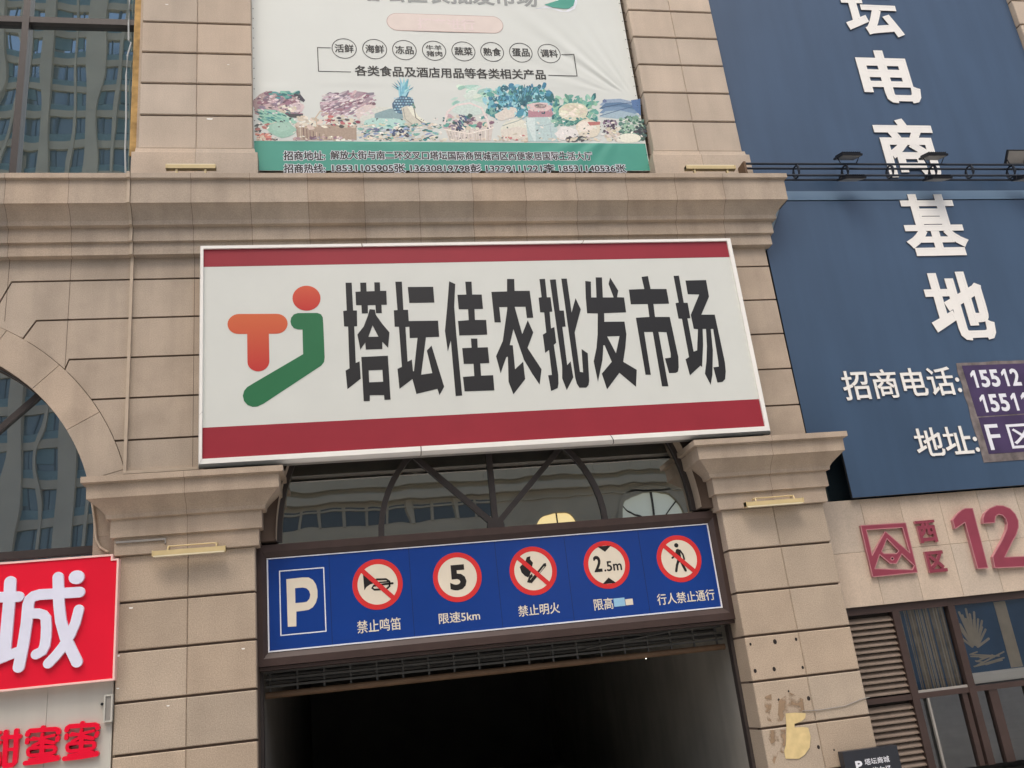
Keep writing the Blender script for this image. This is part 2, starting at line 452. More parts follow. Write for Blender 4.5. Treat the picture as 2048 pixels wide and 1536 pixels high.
half_bay(-6.06, 4.3, -1.985, 1, [(-1.96, 4.97, 8.28), (-2.80, 5.75, 8.28), (-3.62, 6.65, 8.28), (-4.42, 7.35, 8.28)])
half_bay(-6.06, 4.3, -10.13, -1, [(-9.3, 4.97, 8.28), (-8.5, 6.65, 8.28)])
half_bay(2.08, 4.1, -1.985, -1, [(-1.16, 5.0, 8.28)])
half_bay(2.08, 4.1, 6.94, 1, [(6.13, 4.97, 8.28)])
# plain courses beyond the left pilaster
for k in range(6): wallm.block(XL, -10.14, LEV[k+1]+0.01, LEV[k]-0.01, 0.10, 0.13, 0, tj())
# backing behind the grooves with the two arched openings cut out
def arch_hole(cx, z0, r, zb): return [(cx-r, zb), (cx+r, zb)] + [(cx+r*math.cos(math.pi*i/36), z0+r*math.sin(math.pi*i/36)) for i in range(37)]
wallm.prism([[(XL, 0.0), (6.935, 0.0), (6.935, 8.6), (XL, 8.6)], arch_hole(-6.06, 4.3, RI, 0.02), [(-1.158, 0.02), (5.318, 0.02), (5.318, 4.085), (5.07, 4.09)] + arch_pts(2.08, 4.1, 2.99, 0, math.pi, 36) + [(-0.91, 4.09), (-1.158, 4.085)]], 0.125, 0.5, 1)
# pier return beside the blue boards, upper wall behind the cornice
wallm.box(6.90, 6.94, 0.131, 0.45, 4.97, 8.28, 0, tj())
wallm.build('stone_wall', [M['stone'], M['joint']], bld)

ring = MB()
for cx, z0 in BAYS:
    RI = 2.90 if cx < 0 else 2.985
    a = 0.0; step = math.pi/12
    for k in range(12):
        o_ = arch_pts(cx, z0, RO-0.004, k*step+0.0012, (k+1)*step-0.0012, 6); i_ = arch_pts(cx, z0, RI, k*step+0.0012, (k+1)*step-0.0012, 6)
        t = tj(0.04)
        if cx < 0: ring.prism([o_ + i_[::-1]], 0.085, 0.13, 0, t)
        for (p, q) in zip(i_, i_[1:]):
            ring.face([(p[0], 0.085, p[1]), (q[0], 0.085, q[1]), (q[0], 0.40, q[1]), (p[0], 0.40, p[1])], 0, t)
    for sg in (-1, 1):
        if cx < 0: ring.box(*sorted((cx+sg*RI, cx+sg*(RO-0.004))), 0.085, 0.13, 0.14, z0, 0, tj())
    if cx < 0:
        for sg in (-1, 1): ring.box(*sorted((cx+sg*RI, cx+sg*(RI+0.03))), 0.131, 0.40, 0.14, z0, 0, tj())
RI = 2.90
ring.build('arch_surround', [M['stone'], M['joint']], bld)

# cornice
def path_u(x0, x1, yf, yb): return [(x0, yb, -1, 0), (x0, yf, -1, -1), (x1, yf, 1, -1), (x1, yb, 1, 0)]
cor = MB()
prof = [(0.0, 9.412), (0.43, 9.412), (0.43, 9.335), (0.385, 9.325), (0.38, 8.955), (0.352, 8.945), (0.325, 8.925), (0.285, 8.885),
        (0.25, 8.84), (0.222, 8.80), (0.205, 8.77), (0.205, 8.70), (0.14, 8.692), (0.14, 8.475), (0.095, 8.468), (0.095, 8.285), (0.0, 8.278)]
seg = [XL] + [x for x in [XL+0.82*i for i in range(1, 27)] if x < 6.8] + [6.94]
segs = [-14.2]
x = -1.96 - 0.82*14
while x < 6.5:
    if x > -14: segs.append(x)
    x += 0.82
segs.append(6.94)
for i, (a, b) in enumerate(zip(segs, segs[1:])):
    last = i == len(segs)-2
    g2 = 0.0025
    pth = [(a+g2, 0.10, 0, -1), (b-(0 if last else g2), 0.10, 1 if last else 0, -1)] + ([(6.94, 0.9, 1, 0)] if last else [])
    cor.sweep(pth, prof, 0, tj(0.035))
cor.box(XL, 6.93, 0.105, 0.9, 8.29, 9.40, 1)
pj = [(p-0.004 if p > 0.02 else p, z) for p, z in prof]
cor.sweep([(XL, 0.10, 0, -1), (6.94, 0.10, 1, -1), (6.94, 0.8, 1, 0)], pj, 1)
cor.build('cornice', [M['stone'], M['joint']], bld)

# pilasters, capitals and bases
CAP = [(0.0, 4.972), (0.40, 4.972), (0.40, 4.895), (0.345, 4.885), (0.34, 4.70), (0.318, 4.685), (0.285, 4.655), (0.235, 4.61), (0.185, 4.56),
       (0.155, 4.52), (0.145, 4.47), (0.10, 4.462), (0.10, 4.235), (0.058, 4.228), (0.055, 4.015), (0.0, 4.008)]
BASE = [(0.0, 10.17), (0.03, 10.165), (0.035, 10.10), (0.075, 10.07), (0.075, 9.40)]
TRZC = [(-2.66, 3.36, 0.016), (-2.80, 2.80, 0.02), (-1.32, 2.74, 0.014), (-2.78, 2.42, 0.012), (-2.2, 2.16, 0.012)]
GRV = [4.008, 3.43, 2.84, 2.248, 1.655, 1.06, 0.46, 0.14]
for (a, b) in PIL:
    p = MB()
    p.box(a+0.02, b-0.02, 0.03, 0.45, 0.0, 5.0, 1)
    mid = (a+b)/2
    for z1, z0 in zip(GRV, GRV[1:]):
        for xa, xb in ((a, mid-0.002), (mid+0.002, b)):
            p.block(xa, xb, z0+0.015, z1-(0.014 if z1 < 4 else 0), 0.0, 0.44, 0, tj(0.05), 0.010)
    if a > 0:
        # rusty anchor holes left by a removed board
        for (hx, hz), r_ in zip([(5.38,2.145),(5.743,2.144),(6.06,2.145),(5.377,1.795),(5.655,1.79),(6.074,1.769),(6.07,1.367),(5.635,1.394),(5.801,1.487),(6.069,0.75),(6.283,0.689)], [.02,.034,.024,.028,.03,.022,.03,.02,.016,.026,.014]):
            p.prism([ell(hx, hz, r_*0.8, r_, 12)], -0.002, 0.0, 2)
    elif a > -3:
        for cx_, cz_, r_ in TRZC:
            p.prism([[(cx_+r_*(1+.3*math.sin(q*7))*1.5*math.cos(q*.63), cz_+r_*(1+.3*math.cos(q*5))*0.8*math.sin(q*.63)) for q in range(10)]], -0.002, 0.0, 3)
    po = p.build('pilaster', [M['stone_low'], M['joint'], M['backing'], M['white_frame']], bld)
    c = MB()
    for xa, xb, e0, e1 in ((a, mid-0.002, True, False), (mid+0.002, b, False, True)):
        pth = ([(a, 0.45, -1, 0), (a, 0, -1, -1)] if e0 else [(xa, 0, 0, -1)]) + ([(b, 0, 1, -1), (b, 0.45, 1, 0)] if e1 else [(xb, 0, 0, -1)])
        c.sweep(pth, CAP, 0, tj(0.03))
    c.sweep([(a, 0.45, -1, 0), (a, 0, -1, -1), (b, 0, 1, -1), (b, 0.45, 1, 0)], [(q-0.004 if q > 0.02 else q, z) for q, z in CAP], 1)
    co = c.build('capital', [M['stone'], M['joint']], bld); reparent(co, po)
UG = [10.17, 10.783, 11.371, 11.958, 12.55, 13.14, 13.73, 14.32, 14.91, 15.5, 16.1, 16.7]
for (a, b) in [(-10.9, -9.3), (-2.808, -1.138), (5.385, 6.975), (13.44, 15.05)]:
    p = MB(); mid = (a+b)/2
    p.box(a+0.015, b-0.015, 0.23, 0.75, 9.3, 16.7, 1)
    for z0, z1 in zip(UG, UG[1:]):
        for xa, xb in ((a, mid-0.002), (mid+0.002, b)):
            p.block(xa, xb, z0+0.016, z1-0.014, 0.20, 0.70, 0, tj(0.05), 0.010)
    if a == -2.808:
        for cx_, cz_, r_ in ((-1.78, 10.72, 0.03), (-2.45, 12.9, 0.016), (-1.5, 11.75, 0.012)):
            p.prism([[(cx_+r_*(1+.3*math.sin(q*7))*1.6*math.cos(q*.63), cz_+r_*(1+.3*math.cos(q*5))*0.6*math.sin(q*.63)) for q in range(10)]], 0.198, 0.2, 2)
    po = p.build('upper_pilaster', [M['stone_up'], M['joint'], M['white_frame']], bld)
    c = MB()
    c.sweep([(a, 0.7, -1, 0), (a, 0.2, -1, -1), (mid-0.002, 0.2, 0, -1)], BASE, 0, tj(0.03))
    c.sweep([(mid+0.002, 0.2, 0, -1), (b, 0.2, 1, -1), (b, 0.7, 1, 0)], BASE, 0, tj(0.03))
    c.box(a+0.02, b-0.02, 0.2, 0.6, 9.4, 10.1, 1)
    co = c.build('base', [M['stone_up'], M['joint']], bld); reparent(co, po)

# tall coated window beside the upper left pilaster
fr = MB()
wy = 0.46
for x in (-9.2, -7.68, -6.16, -4.585, -2.90): fr.box(x-0.05, x+0.05, wy-0.09, wy+0.05, 9.40, 16.7)
for z in (9.46, 12.68, 15.3): 
    for xa, xb in zip((-9.2, -7.68, -6.16, -4.585), (-7.68, -6.16, -4.585, -2.90)):
        fr.box(xa+0.05, xb-0.05, wy-0.08, wy+0.05, z-0.055, z+0.055)
wf = fr.build('tall_window', M['dark_frame'], bld)
for xa, xb in zip((-9.2, -7.68, -6.16, -4.585), (-7.68, -6.16, -4.585, -2.90)):
    pn = MB()
    tl = random.uniform(-0.004, 0.004)
    for z0, z1 in ((9.51, 12.63), (12.73, 15.25)):
        pn.face([(xa+0.04, wy+tl, z0-0.02), (xb-0.04, wy-tl, z0-0.02), (xb-0.04, wy-tl+0.004, z1+0.02), (xa+0.04, wy+tl+0.004, z1+0.02)])
    po = pn.build('pane', M['curtain_glass'], bld); reparent(po, wf)
eb = MB()
eb.box(-2.955, -2.86, 0.30, 0.34, 10.12, 16.7, 0)
eb.box(-2.858, -2.818, 0.285, 0.34, 10.10, 16.7, 1)
eb.build('edge_board', [M['board'], M['stone']], bld)

# left arched window and transom window
def arched_window(cx, z0, r, y, zb, glass, name, ri):
    f = MB()
    o_ = arch_pts(cx, z0, r, 0, math.pi, 40); i_ = arch_pts(cx, z0, r-0.07, 0, math.pi, 40)
    f.prism([o_ + i_[::-1]], y-0.05, y+0.03)
    a_ = arch_pts(cx, z0-0.05, ri+0.04, 0, math.pi, 30); b_ = arch_pts(cx, z0-0.05, ri-0.04, 0, math.pi, 30)
    f.prism([a_ + b_[::-1]], y-0.035, y+0.03)
    for ang in (45, 90, 135):
        c_, s_ = math.cos(R(ang)), math.sin(R(ang)); nx, nz = -s_*0.04, c_*0.04
        f.prism([[(cx+nx, z0+nz), (cx-nx, z0-nz), (cx+c_*(r-0.06)-nx, z0+s_*(r-0.06)-nz), (cx+c_*(r-0.06)+nx, z0+s_*(r-0.06)+nz)]], y-0.045, y+0.03)
    f.prism([ell(cx, z0, 0.12, 0.12, 20)], y-0.047, y)
    fo = f.build(name, M['dark_frame'], bld)
    if zb < z0:
        h = MB()
        h.box(cx-r, cx+r, y-0.05, y+0.03, z0-0.16, z0-0.06)
        for x in (-1.55, 0, 1.55): h.box(cx+x-0.04, cx+x+0.04, y-0.05, y+0.03, zb, z0-0.16)
        ho = h.build('mullion', M['dark_frame'], bld); reparent(ho, fo)
    g = MB(); L = [(cx-r, zb), (cx+r, zb)] + arch_pts(cx, z0, r-0.01, 0, math.pi, 40)
    g.prism([L], y, y)
    go = g.build('pane', glass, bld); reparent(go, fo)
arched_window(-6.06, 4.3, 2.96, 0.38, 0.3, M['arch_glass'], 'arched_window', 1.6)
arched_window(2.08, 4.1, 2.99, 0.36, 4.05, M['transom_glass'], 'transom_window', 1.6)

# the vehicle entrance: side walls, ceiling, ramp, rolled-up lattice and pipe
en = MB()
en.face([(-1.12, 0.5, 0.0), (-1.12, 14, -0.8), (-1.12, 14, 3.2), (-1.12, 0.5, 3.2)])
en.face([(5.37, 0.5, 0.0), (5.37, 14, -0.8), (5.37, 14, 3.2), (5.37, 0.5, 3.2)], 1)
en.face([(-1.12, 14, -0.8), (5.37, 14, -0.8), (5.37, 14, 3.2), (-1.12, 14, 3.2)])
en.face([(-1.12, 0.5, 3.2), (5.37, 0.5, 3.2), (5.37, 14, 3.2), (-1.12, 14, 3.2)])
en.face([(-1.12, 0.45, 0.145), (5.37, 0.45, 0.145), (5.37, 14, -0.8), (-1.12, 14, -0.8)])
en.build('entrance_passage', [M['slab_in'], M['passage_wall']], bld)
for xa, xb in ((5.27, 5.36), (-1.17, -1.12)):
    dj = MB(); dj.box(xa, xb, 0.40, 0.52, 0.14, 2.45); dj.build('door_jamb', M['dark_frame'], bld)
lt = MB()
for i in range(19):
    x = -1.05 + i*0.345; lt.box(x-0.012, x+0.012, 0.62, 0.64, 2.16, 2.62)
for z in (2.27, 2.36, 2.45): lt.box(-1.11, 5.25, 0.60, 0.615, z-0.014, z+0.014)
for y, z in ((0.75, 2.33), (0.95, 2.42)): lt.tube([(-1.11, y, z), (5.3, y, z)], 0.025)
lt.tube([(3.2, 0.55, 2.33), (5.25, 0.5, 2.52)], 0.012)
lt.build('lattice_track', M['steel_dim'], bld)
pb = MB(); pb.tube([(-1.11, 0.62, 2.165), (5.26, 0.62, 2.165)], 0.042, 0, 12)
pb.build('crossbar', M['pipe'], bld)

# tiled wall, louvre and shop window on the right
tw = MB()
xs = [6.88, 7.66, 8.31, 8.985, 9.66, 10.33, 11.0, 11.67, 12.34, 13.01, 13.44]
for xa, xb in zip(xs, xs[1:]):
    for z0, z1 in ((2.50, 3.275), (3.279, 4.06)):
        tw.block(xa+0.002, xb-0.002, z0, z1, 0.25, 0.30, 0, tj(0.045), 0.003)
tw.box(6.88, 13.44, 0.27, 0.42, 2.5, 4.06, 1)
tw.build('tiled_wall', [M['stone_up'], M['tilejoint']], bld)
sf = MB()
yb = 0.34
sf.box(6.9, 13.44, yb-0.04, yb+0.1, 2.39, 2.498)
sf.box(6.9, 13.44, yb-0.03, yb+0.1, 1.17, 1.245)
for x in (7.85, 8.77, 10.35, 11.9): sf.box(x-0.055, x+0.055, yb-0.038, yb+0.1, 0.2, 2.39)
for x in (9.1, 9.72): sf.box(x-0.07, x+0.07, yb-0.02, yb+0.08, 0.2, 1.17)
sf.box(8.60, 8.68, yb-0.015, yb+0.08, 0.2, 1.17)
so = sf.build('shop_window', M['brown_frame'], bld)
def sub(mb, name, m, par):
    o = mb.build(name, m, bld); reparent(o, par); return o
for (xa, xb, za, zb) in ((7.9, 8.72, 1.24, 2.39), (8.82, 10.3, 1.24, 2.39), (10.4, 11.85, 1.24, 2.39), (7.9, 8.62, 0.2, 1.17), (8.66, 10.3, 0.2, 1.17), (10.4, 11.85, 0.2, 1.17)):
    g = MB(); g.face([(xa, yb+0.03, za), (xb, yb+0.03, za), (xb, yb+0.03, zb), (xa, yb+0.03, zb)]); sub(g, 'pane', M['shop_glass'], so)
sl_ = MB(); sl_.box(7.905, 8.715, yb-0.02, yb, 1.245, 1.28); sl_.box(8.03, 8.06, yb-0.028, yb+0.01, 0.2, 1.165); sub(sl_, 'trim', M['grey_metal'], so)
lv = MB()
for z0, z1 in ((1.25, 2.37), (0.2, 1.15)):
    n = int((z1-z0)/0.0835)
    for i in range(n):
        z = z0+0.03+i*0.0835
        lv.face([(6.9, yb, z), (7.795, yb, z), (7.795, yb+0.05, z+0.062), (6.9, yb+0.05, z+0.062)])
        lv.box(6.9, 7.795, yb-0.006, yb+0.004, z-0.012, z+0.004)
lv.face([(6.9, yb+0.07, 0.2), (7.8, yb+0.07, 0.2), (7.8, yb+0.07, 2.39), (6.9, yb+0.07, 2.39)], 1)
lv.build('louvre', [M['wood_slat'], M['backing']], bld)
rm = MB(); rm.box(7.81, 13.4, 1.35, 1.4, 0.0, 2.4); rm.box(7.81, 13.4, yb+0.12, 1.35, 2.42, 2.46); rm.box(7.80, 7.82, yb+0.12, 1.35, 0.0, 2.4)
rm.build('shop_interior', M['room'], bld)

# glazing behind the blue boards and the body of the building
gz = MB(); gz.face([(6.94, 0.5, 4.06), (13.44, 0.5, 4.06), (13.44, 0.5, 16.7), (6.94, 0.5, 16.7)])
gz.build('rear_glazing', M['curtain_glass'], bld)
bd = MB()
bd.box(XL, XR, 0.95, 12, 8.6, 16.7); bd.box(XL, XR, 0.16, 12, 16.7, 17.6)
bd.box(XL, -1.3, 1.0, 12, 0, 8.6); bd.box(5.5, XR, 1.45, 12, 0, 8.6); bd.box(-1.3, 5.5, 1.0, 12, 4.2, 8.6)
bd.box(-1.13, 5.38, 0.58, 0.95, 9.41, 16.7); bd.box(13.5, XR, 0.28, 1.45, 0, 16.7)
bd.box(XL, -10.95, 0.2, 0.95, 9.41, 16.7)
bd.build('body', M['stone'], bld)

# ================================================================ main sign over the entrance
YS = -0.25
sg = thing('shop_sign', 'wide white sign with two maroon bands, heavy black lettering and a red-green emblem', 'sign', (2.18, YS, 5.04))
X0, X1, Z0, Z1 = -1.838, 6.205, 5.045, 8.275
ix0, ix1, iz0, iz1 = -1.785, 6.112, 5.147, 8.21
b = MB(); b.box(X0+0.03, X1-0.03, YS+0.04, 0.06, Z0+0.03, Z1-0.03); b.build('cabinet', M['grey_metal'], sg)
f = MB()
def bar(P, Q, yo, yi):   # P outer pair, Q inner pair: a bevelled length of frame
    (p0, p1), (q0, q1) = P, Q
    m0 = ((p0[0]*2+q0[0])/3, (p0[1]*2+q0[1])/3); m1 = ((p1[0]*2+q1[0])/3, (p1[1]*2+q1[1])/3)
    f.face([(p0[0], yo+0.06, p0[1]), (p1[0], yo+0.06, p1[1]), (m1[0], yo, m1[1]), (m0[0], yo, m0[1])])
    f.face([(m0[0], yo, m0[1]), (m1[0], yo, m1[1]), (q1[0], yo, q1[1]), (q0[0], yo, q0[1])])
    f.face([(q0[0], yo, q0[1]), (q1[0], yo, q1[1]), (q1[0], yi, q1[1]), (q0[0], yi, q0[1])])
    f.face([(p0[0], yo+0.06, p0[1]), (p1[0], yo+0.06, p1[1]), (p1[0], yo+0.12, p1[1]), (p0[0], yo+0.12, p0[1])])
yo = YS-0.03
O = [(X0, Z0), (X1, Z0), (X1, Z1), (X0, Z1)]; I = [(ix0, iz0), (ix1, iz0), (ix1, iz1), (ix0, iz1)]
def lerp(a, b, t): return (a[0]+(b[0]-a[0])*t, a[1]+(b[1]-a[1])*t)
for k in range(4):
    j = (k+1) % 4
    cuts = {0: [0, 0.36, 0.7, 1], 1: [0, 1], 2: [0, 0.3, 0.72, 1], 3: [0, 0.79, 1]}[k]
    for t0, t1 in zip(cuts, cuts[1:]):
        e = 0.0009
        a0, a1 = t0+(e if t0 else 0), t1-(e if t1 < 1 else 0)
        dy = -0.004 if (k == 3 and t0 > 0.5) else 0
        bar((lerp(O[k], O[j], a0), lerp(O[k], O[j], a1)), (lerp(I[k], I[j], a0), lerp(I[k], I[j], a1)), yo+dy, YS)
f.build('frame', M['white_frame'], sg)
b = MB(); b.face([(ix0, YS, iz0), (ix1, YS, iz0), (ix1, YS, iz1), (ix0, YS, iz1)]); b.build('panel', M['white_panel'], sg)
b = MB(); b.box(ix0+0.001, ix1-0.001, YS-0.002, YS, 7.937, iz1-0.001); b.build('stripe', M['maroon'], sg)
b = MB(); b.box(ix0+0.001, ix1-0.001, YS-0.002, YS, iz0+0.001, 5.578); b.build('stripe', M['maroon'], sg)
GL = [
 [[[(0.161,7.642),(0.248,7.64),(0.248,7.204),(0.301,7.202),(0.292,6.96),(0.252,6.959),(0.246,6.405),(0.3,6.428),(0.303,6.171),(0.115,6.025),(0.102,6.299),(0.157,6.328),(0.166,6.958),(0.111,6.963),(0.109,7.201),(0.159,7.206)]],
  [[(0.368,7.636),(0.454,7.637),(0.452,7.497),(0.565,7.497),(0.569,7.637),(0.648,7.635),(0.645,7.5),(0.733,7.498),(0.727,7.281),(0.651,7.281),(0.649,7.151),(0.566,7.151),(0.565,7.28),(0.457,7.28),(0.453,7.155),(0.367,7.154),(0.367,7.283),(0.293,7.285),(0.294,7.494),(0.366,7.497)]],
  [[(0.48,7.216),(0.554,7.205),(0.563,7.125),(0.646,6.981),(0.739,6.847),(0.705,6.616),(0.63,6.709),(0.624,6.6),(0.395,6.602),(0.392,6.705),(0.319,6.605),(0.289,6.831),(0.383,6.951),(0.451,7.118)],[(0.508,6.966),(0.581,6.788),(0.44,6.791)]],
  [[(0.327,6.491),(0.694,6.494),(0.693,5.845),(0.609,5.846),(0.607,5.917),(0.413,5.924),(0.409,5.84),(0.326,5.842)],[(0.417,6.291),(0.606,6.289),(0.607,6.11),(0.415,6.11)]]],
 [[[(0.87,7.64),(0.965,7.638),(0.958,7.192),(1.023,7.19),(1.023,7.014),(1.442,7.006),(1.439,6.756),(1.249,6.756),(1.14,6.191),(1.298,6.207),(1.246,6.549),(1.318,6.624),(1.448,5.998),(1.373,5.876),(1.351,5.971),(1.053,5.91),(1.014,6.132),(0.825,5.996),(0.816,6.292),(0.879,6.321),(0.877,6.931),(0.817,6.933),(0.821,7.188),(0.873,7.19)],[(0.969,6.924),(1.024,6.926),(1.018,6.752),(1.129,6.752),(1.042,6.247),(1.03,6.247),(1.025,6.423),(0.964,6.394)]],
  [[(1.045,7.55),(1.413,7.544),(1.411,7.294),(1.05,7.298)]]],
 [[[(1.654,7.627),(1.74,7.58),(1.694,7.218),(1.687,6.786),(1.69,5.854),(1.598,5.852),(1.6,6.691),(1.543,6.524),(1.528,6.844),(1.591,7.215)]],
  [[(1.891,7.614),(1.984,7.612),(1.974,7.404),(2.115,7.4),(2.113,7.171),(1.988,7.173),(1.977,6.999),(2.142,6.993),(2.135,6.763),(1.729,6.765),(1.729,6.99),(1.887,6.998),(1.893,7.172),(1.757,7.176),(1.757,7.406),(1.887,7.406)]],
  [[(1.892,6.71),(1.984,6.706),(1.977,6.567),(2.124,6.566),(2.122,6.325),(1.991,6.324),(1.985,6.138),(2.159,6.136),(2.153,5.91),(1.729,5.915),(1.726,6.13),(1.888,6.136),(1.893,6.322),(1.754,6.328),(1.753,6.567),(1.888,6.568)]]],
 [[[(2.519,7.643),(2.628,7.64),(2.613,7.446),(2.84,7.44),(2.844,7.006),(2.749,7.005),(2.747,7.186),(2.585,7.191),(2.65,6.75),(2.757,6.968),(2.817,6.771),(2.704,6.533),(2.872,6.194),(2.816,5.964),(2.73,6.129),(2.631,6.355),(2.528,6.835),(2.447,6.588),(2.492,6.581),(2.485,6.212),(2.615,6.323),(2.616,6.057),(2.42,5.836),(2.371,6.03),(2.401,6.41),(2.378,6.405),(2.27,6.163),(2.23,6.424),(2.352,6.655),(2.471,7.16),(2.474,7.19),(2.355,7.191),(2.355,6.948),(2.261,6.951),(2.263,7.439),(2.498,7.44)]]],
 [[[(3.011,7.629),(3.097,7.631),(3.089,7.329),(3.144,7.328),(3.143,7.094),(3.101,7.091),(3.091,6.827),(3.142,6.845),(3.139,6.597),(3.1,6.565),(3.108,6.098),(3.095,5.969),(3.074,5.899),(2.972,5.859),(2.958,6.098),(3.014,6.102),(3.018,6.489),(2.956,6.445),(2.955,6.731),(3.01,6.763),(3.018,7.087),(2.957,7.089),(2.962,7.325),(3.009,7.332)]],
  [[(3.169,7.616),(3.26,7.618),(3.255,7.107),(3.319,7.105),(3.314,6.849),(3.263,6.845),(3.259,6.242),(3.317,6.298),(3.325,6.049),(3.203,5.861),(3.16,6.044),(3.182,6.238)]],
  [[(3.347,7.628),(3.432,7.626),(3.433,7.067),(3.524,7.299),(3.58,7.117),(3.437,6.747),(3.434,6.129),(3.481,6.12),(3.507,6.483),(3.59,6.413),(3.554,5.986),(3.535,5.922),(3.496,5.885),(3.395,5.89),(3.366,5.95),(3.353,6.041)]]],
 [[[(3.713,7.581),(3.799,7.567),(3.767,7.306),(3.85,7.303),(3.884,7.636),(3.983,7.634),(3.949,7.301),(4.118,7.296),(4.071,7.522),(4.11,7.628),(4.206,7.406),(4.171,7.298),(4.28,7.291),(4.275,7.047),(3.932,7.044),(3.915,6.904),(4.226,6.896),(4.225,6.691),(4.175,6.476),(4.109,6.258),(4.296,6.123),(4.244,5.862),(4.025,6.089),(3.803,5.844),(3.759,6.088),(3.935,6.265),(3.866,6.529),(3.845,6.529),(3.8,6.304),(3.683,5.967),(3.663,6.283),(3.736,6.494),(3.783,6.707),(3.833,7.044),(3.67,7.05),(3.683,7.301)],[(3.923,6.668),(4.116,6.668),(4.019,6.395)]]],
 [[[(4.611,7.627),(4.715,7.639),(4.722,7.42),(4.977,7.413),(4.976,7.168),(4.726,7.17),(4.717,6.956),(4.949,6.948),(4.972,6.295),(4.949,6.134),(4.926,6.068),(4.89,6.05),(4.784,6.051),(4.761,6.284),(4.852,6.293),(4.863,6.354),(4.856,6.702),(4.73,6.711),(4.738,5.845),(4.641,5.849),(4.641,6.714),(4.505,6.719),(4.5,6.037),(4.419,6.041),(4.414,6.952),(4.628,6.959),(4.636,7.172),(4.369,7.176),(4.376,7.419),(4.623,7.423)]]],
 [[[(5.129,7.632),(5.216,7.633),(5.214,7.175),(5.276,7.173),(5.274,6.917),(5.226,6.915),(5.227,6.373),(5.289,6.391),(5.361,6.319),(5.311,6.125),(5.295,6.146),(5.102,6.0),(5.079,6.257),(5.14,6.288),(5.138,6.914),(5.084,6.916),(5.081,7.173),(5.133,7.181)]],
  [[(5.308,7.548),(5.645,7.547),(5.641,7.266),(5.461,6.969),(5.677,6.962),(5.69,6.183),(5.675,6.035),(5.641,5.915),(5.593,5.875),(5.511,5.868),(5.493,6.11),(5.579,6.117),(5.588,6.201),(5.607,6.728),(5.567,6.729),(5.535,6.381),(5.454,5.991),(5.398,5.84),(5.341,6.016),(5.401,6.209),(5.455,6.452),(5.492,6.732),(5.438,6.734),(5.398,6.482),(5.315,6.121),(5.301,6.322),(5.288,6.397),(5.363,6.732),(5.297,6.741),(5.291,6.972),(5.489,7.306),(5.305,7.318)]]],
]
for G in GL:
    b = MB()
    for i, loops in enumerate(G): b.prism(loops, YS-0.003-0.0006*i, YS)
    b.build('letter', M['ink'], sg)
em = sg
def gradient_mat(name, c0, c1, z0, z1):
    m = mat(name, c0, 0.42, 0.0); n, l = m.node_tree.nodes, m.node_tree.links
    tc = n.new('ShaderNodeTexCoord'); sp = n.new('ShaderNodeSeparateXYZ'); l.new(tc.outputs['Object'], sp.inputs[0])
    mr = n.new('ShaderNodeMapRange'); mr.inputs[1].default_value = z0; mr.inputs[2].default_value = z1
    l.new(sp.outputs['Z'], mr.inputs[0])
    mx = n.new('ShaderNodeMix'); mx.data_type = 'RGBA'; mx.inputs['A'].default_value = c0; mx.inputs['B'].default_value = c1
    l.new(mr.outputs[0], mx.inputs['Factor']); l.new(mx.outputs['Result'], n['Principled BSDF'].inputs['Base Color'])
    return m
M['t_print'] = gradient_mat('orange_to_red_print', lin(186, 48, 52), lin(206, 106, 66), 6.25, 7.25)
M['ball_print'] = gradient_mat('red_ball_print', lin(188, 52, 50), lin(204, 92, 66), 7.2, 7.6)
b = MB()
s_ = [(-1.464,7.059),(-0.66,7.031),(-1.339,7.196),(-1.341,6.896),(-1.205,6.816),(-0.916,6.805),(-1.068,6.34),(-1.33,7.05),(-0.793,7.036),(-1.06,6.951),(-1.064,6.492)]
wT = s_[2][1]-s_[3][1]
b.prism([stroke([(s_[0][0]+wT/2, s_[7][1]), (s_[1][0]-wT/2, s_[8][1])], wT, 14)], YS-0.003, YS)
wS = s_[5][0]-s_[4][0]
xm = (s_[4][0]+s_[5][0])/2
b.prism([[(xm-wS/2, s_[9][1]), ] + [(xm+wS/2*math.cos(math.pi+math.pi*i/14), s_[6][1]+wS/2+wS/2*math.sin(math.pi+math.pi*i/14)) for i in range(15)] + [(xm+wS/2, s_[9][1])]], YS-0.0036, YS)
b.build('emblem_letter', M['t_print'], sg)
b = MB(); b.prism([ell(-0.391, 7.415, 0.193)], YS-0.003, YS); b.build('emblem_ball', M['ball_print'], sg)
b = MB()
b.prism([[(-0.517,7.188),(-0.25,7.182),(-0.201,7.159),(-0.177,7.11),(-0.174,7.014),(-0.173,6.508),(-0.184,6.439),(-0.224,6.387),(-1.004,5.872),(-1.085,5.837),(-1.146,5.836),(-1.21,5.865),(-1.254,5.923),(-1.27,5.997),(-1.253,6.067),(-1.212,6.119),(-1.142,6.163),(-0.463,6.566),(-0.461,6.936),(-0.524,6.939),(-0.579,6.962),(-0.611,7.01),(-0.621,7.065),(-0.609,7.122),(-0.573,7.169)]], YS-0.003, YS)
b.build('emblem_hook', M['green_print'], sg)

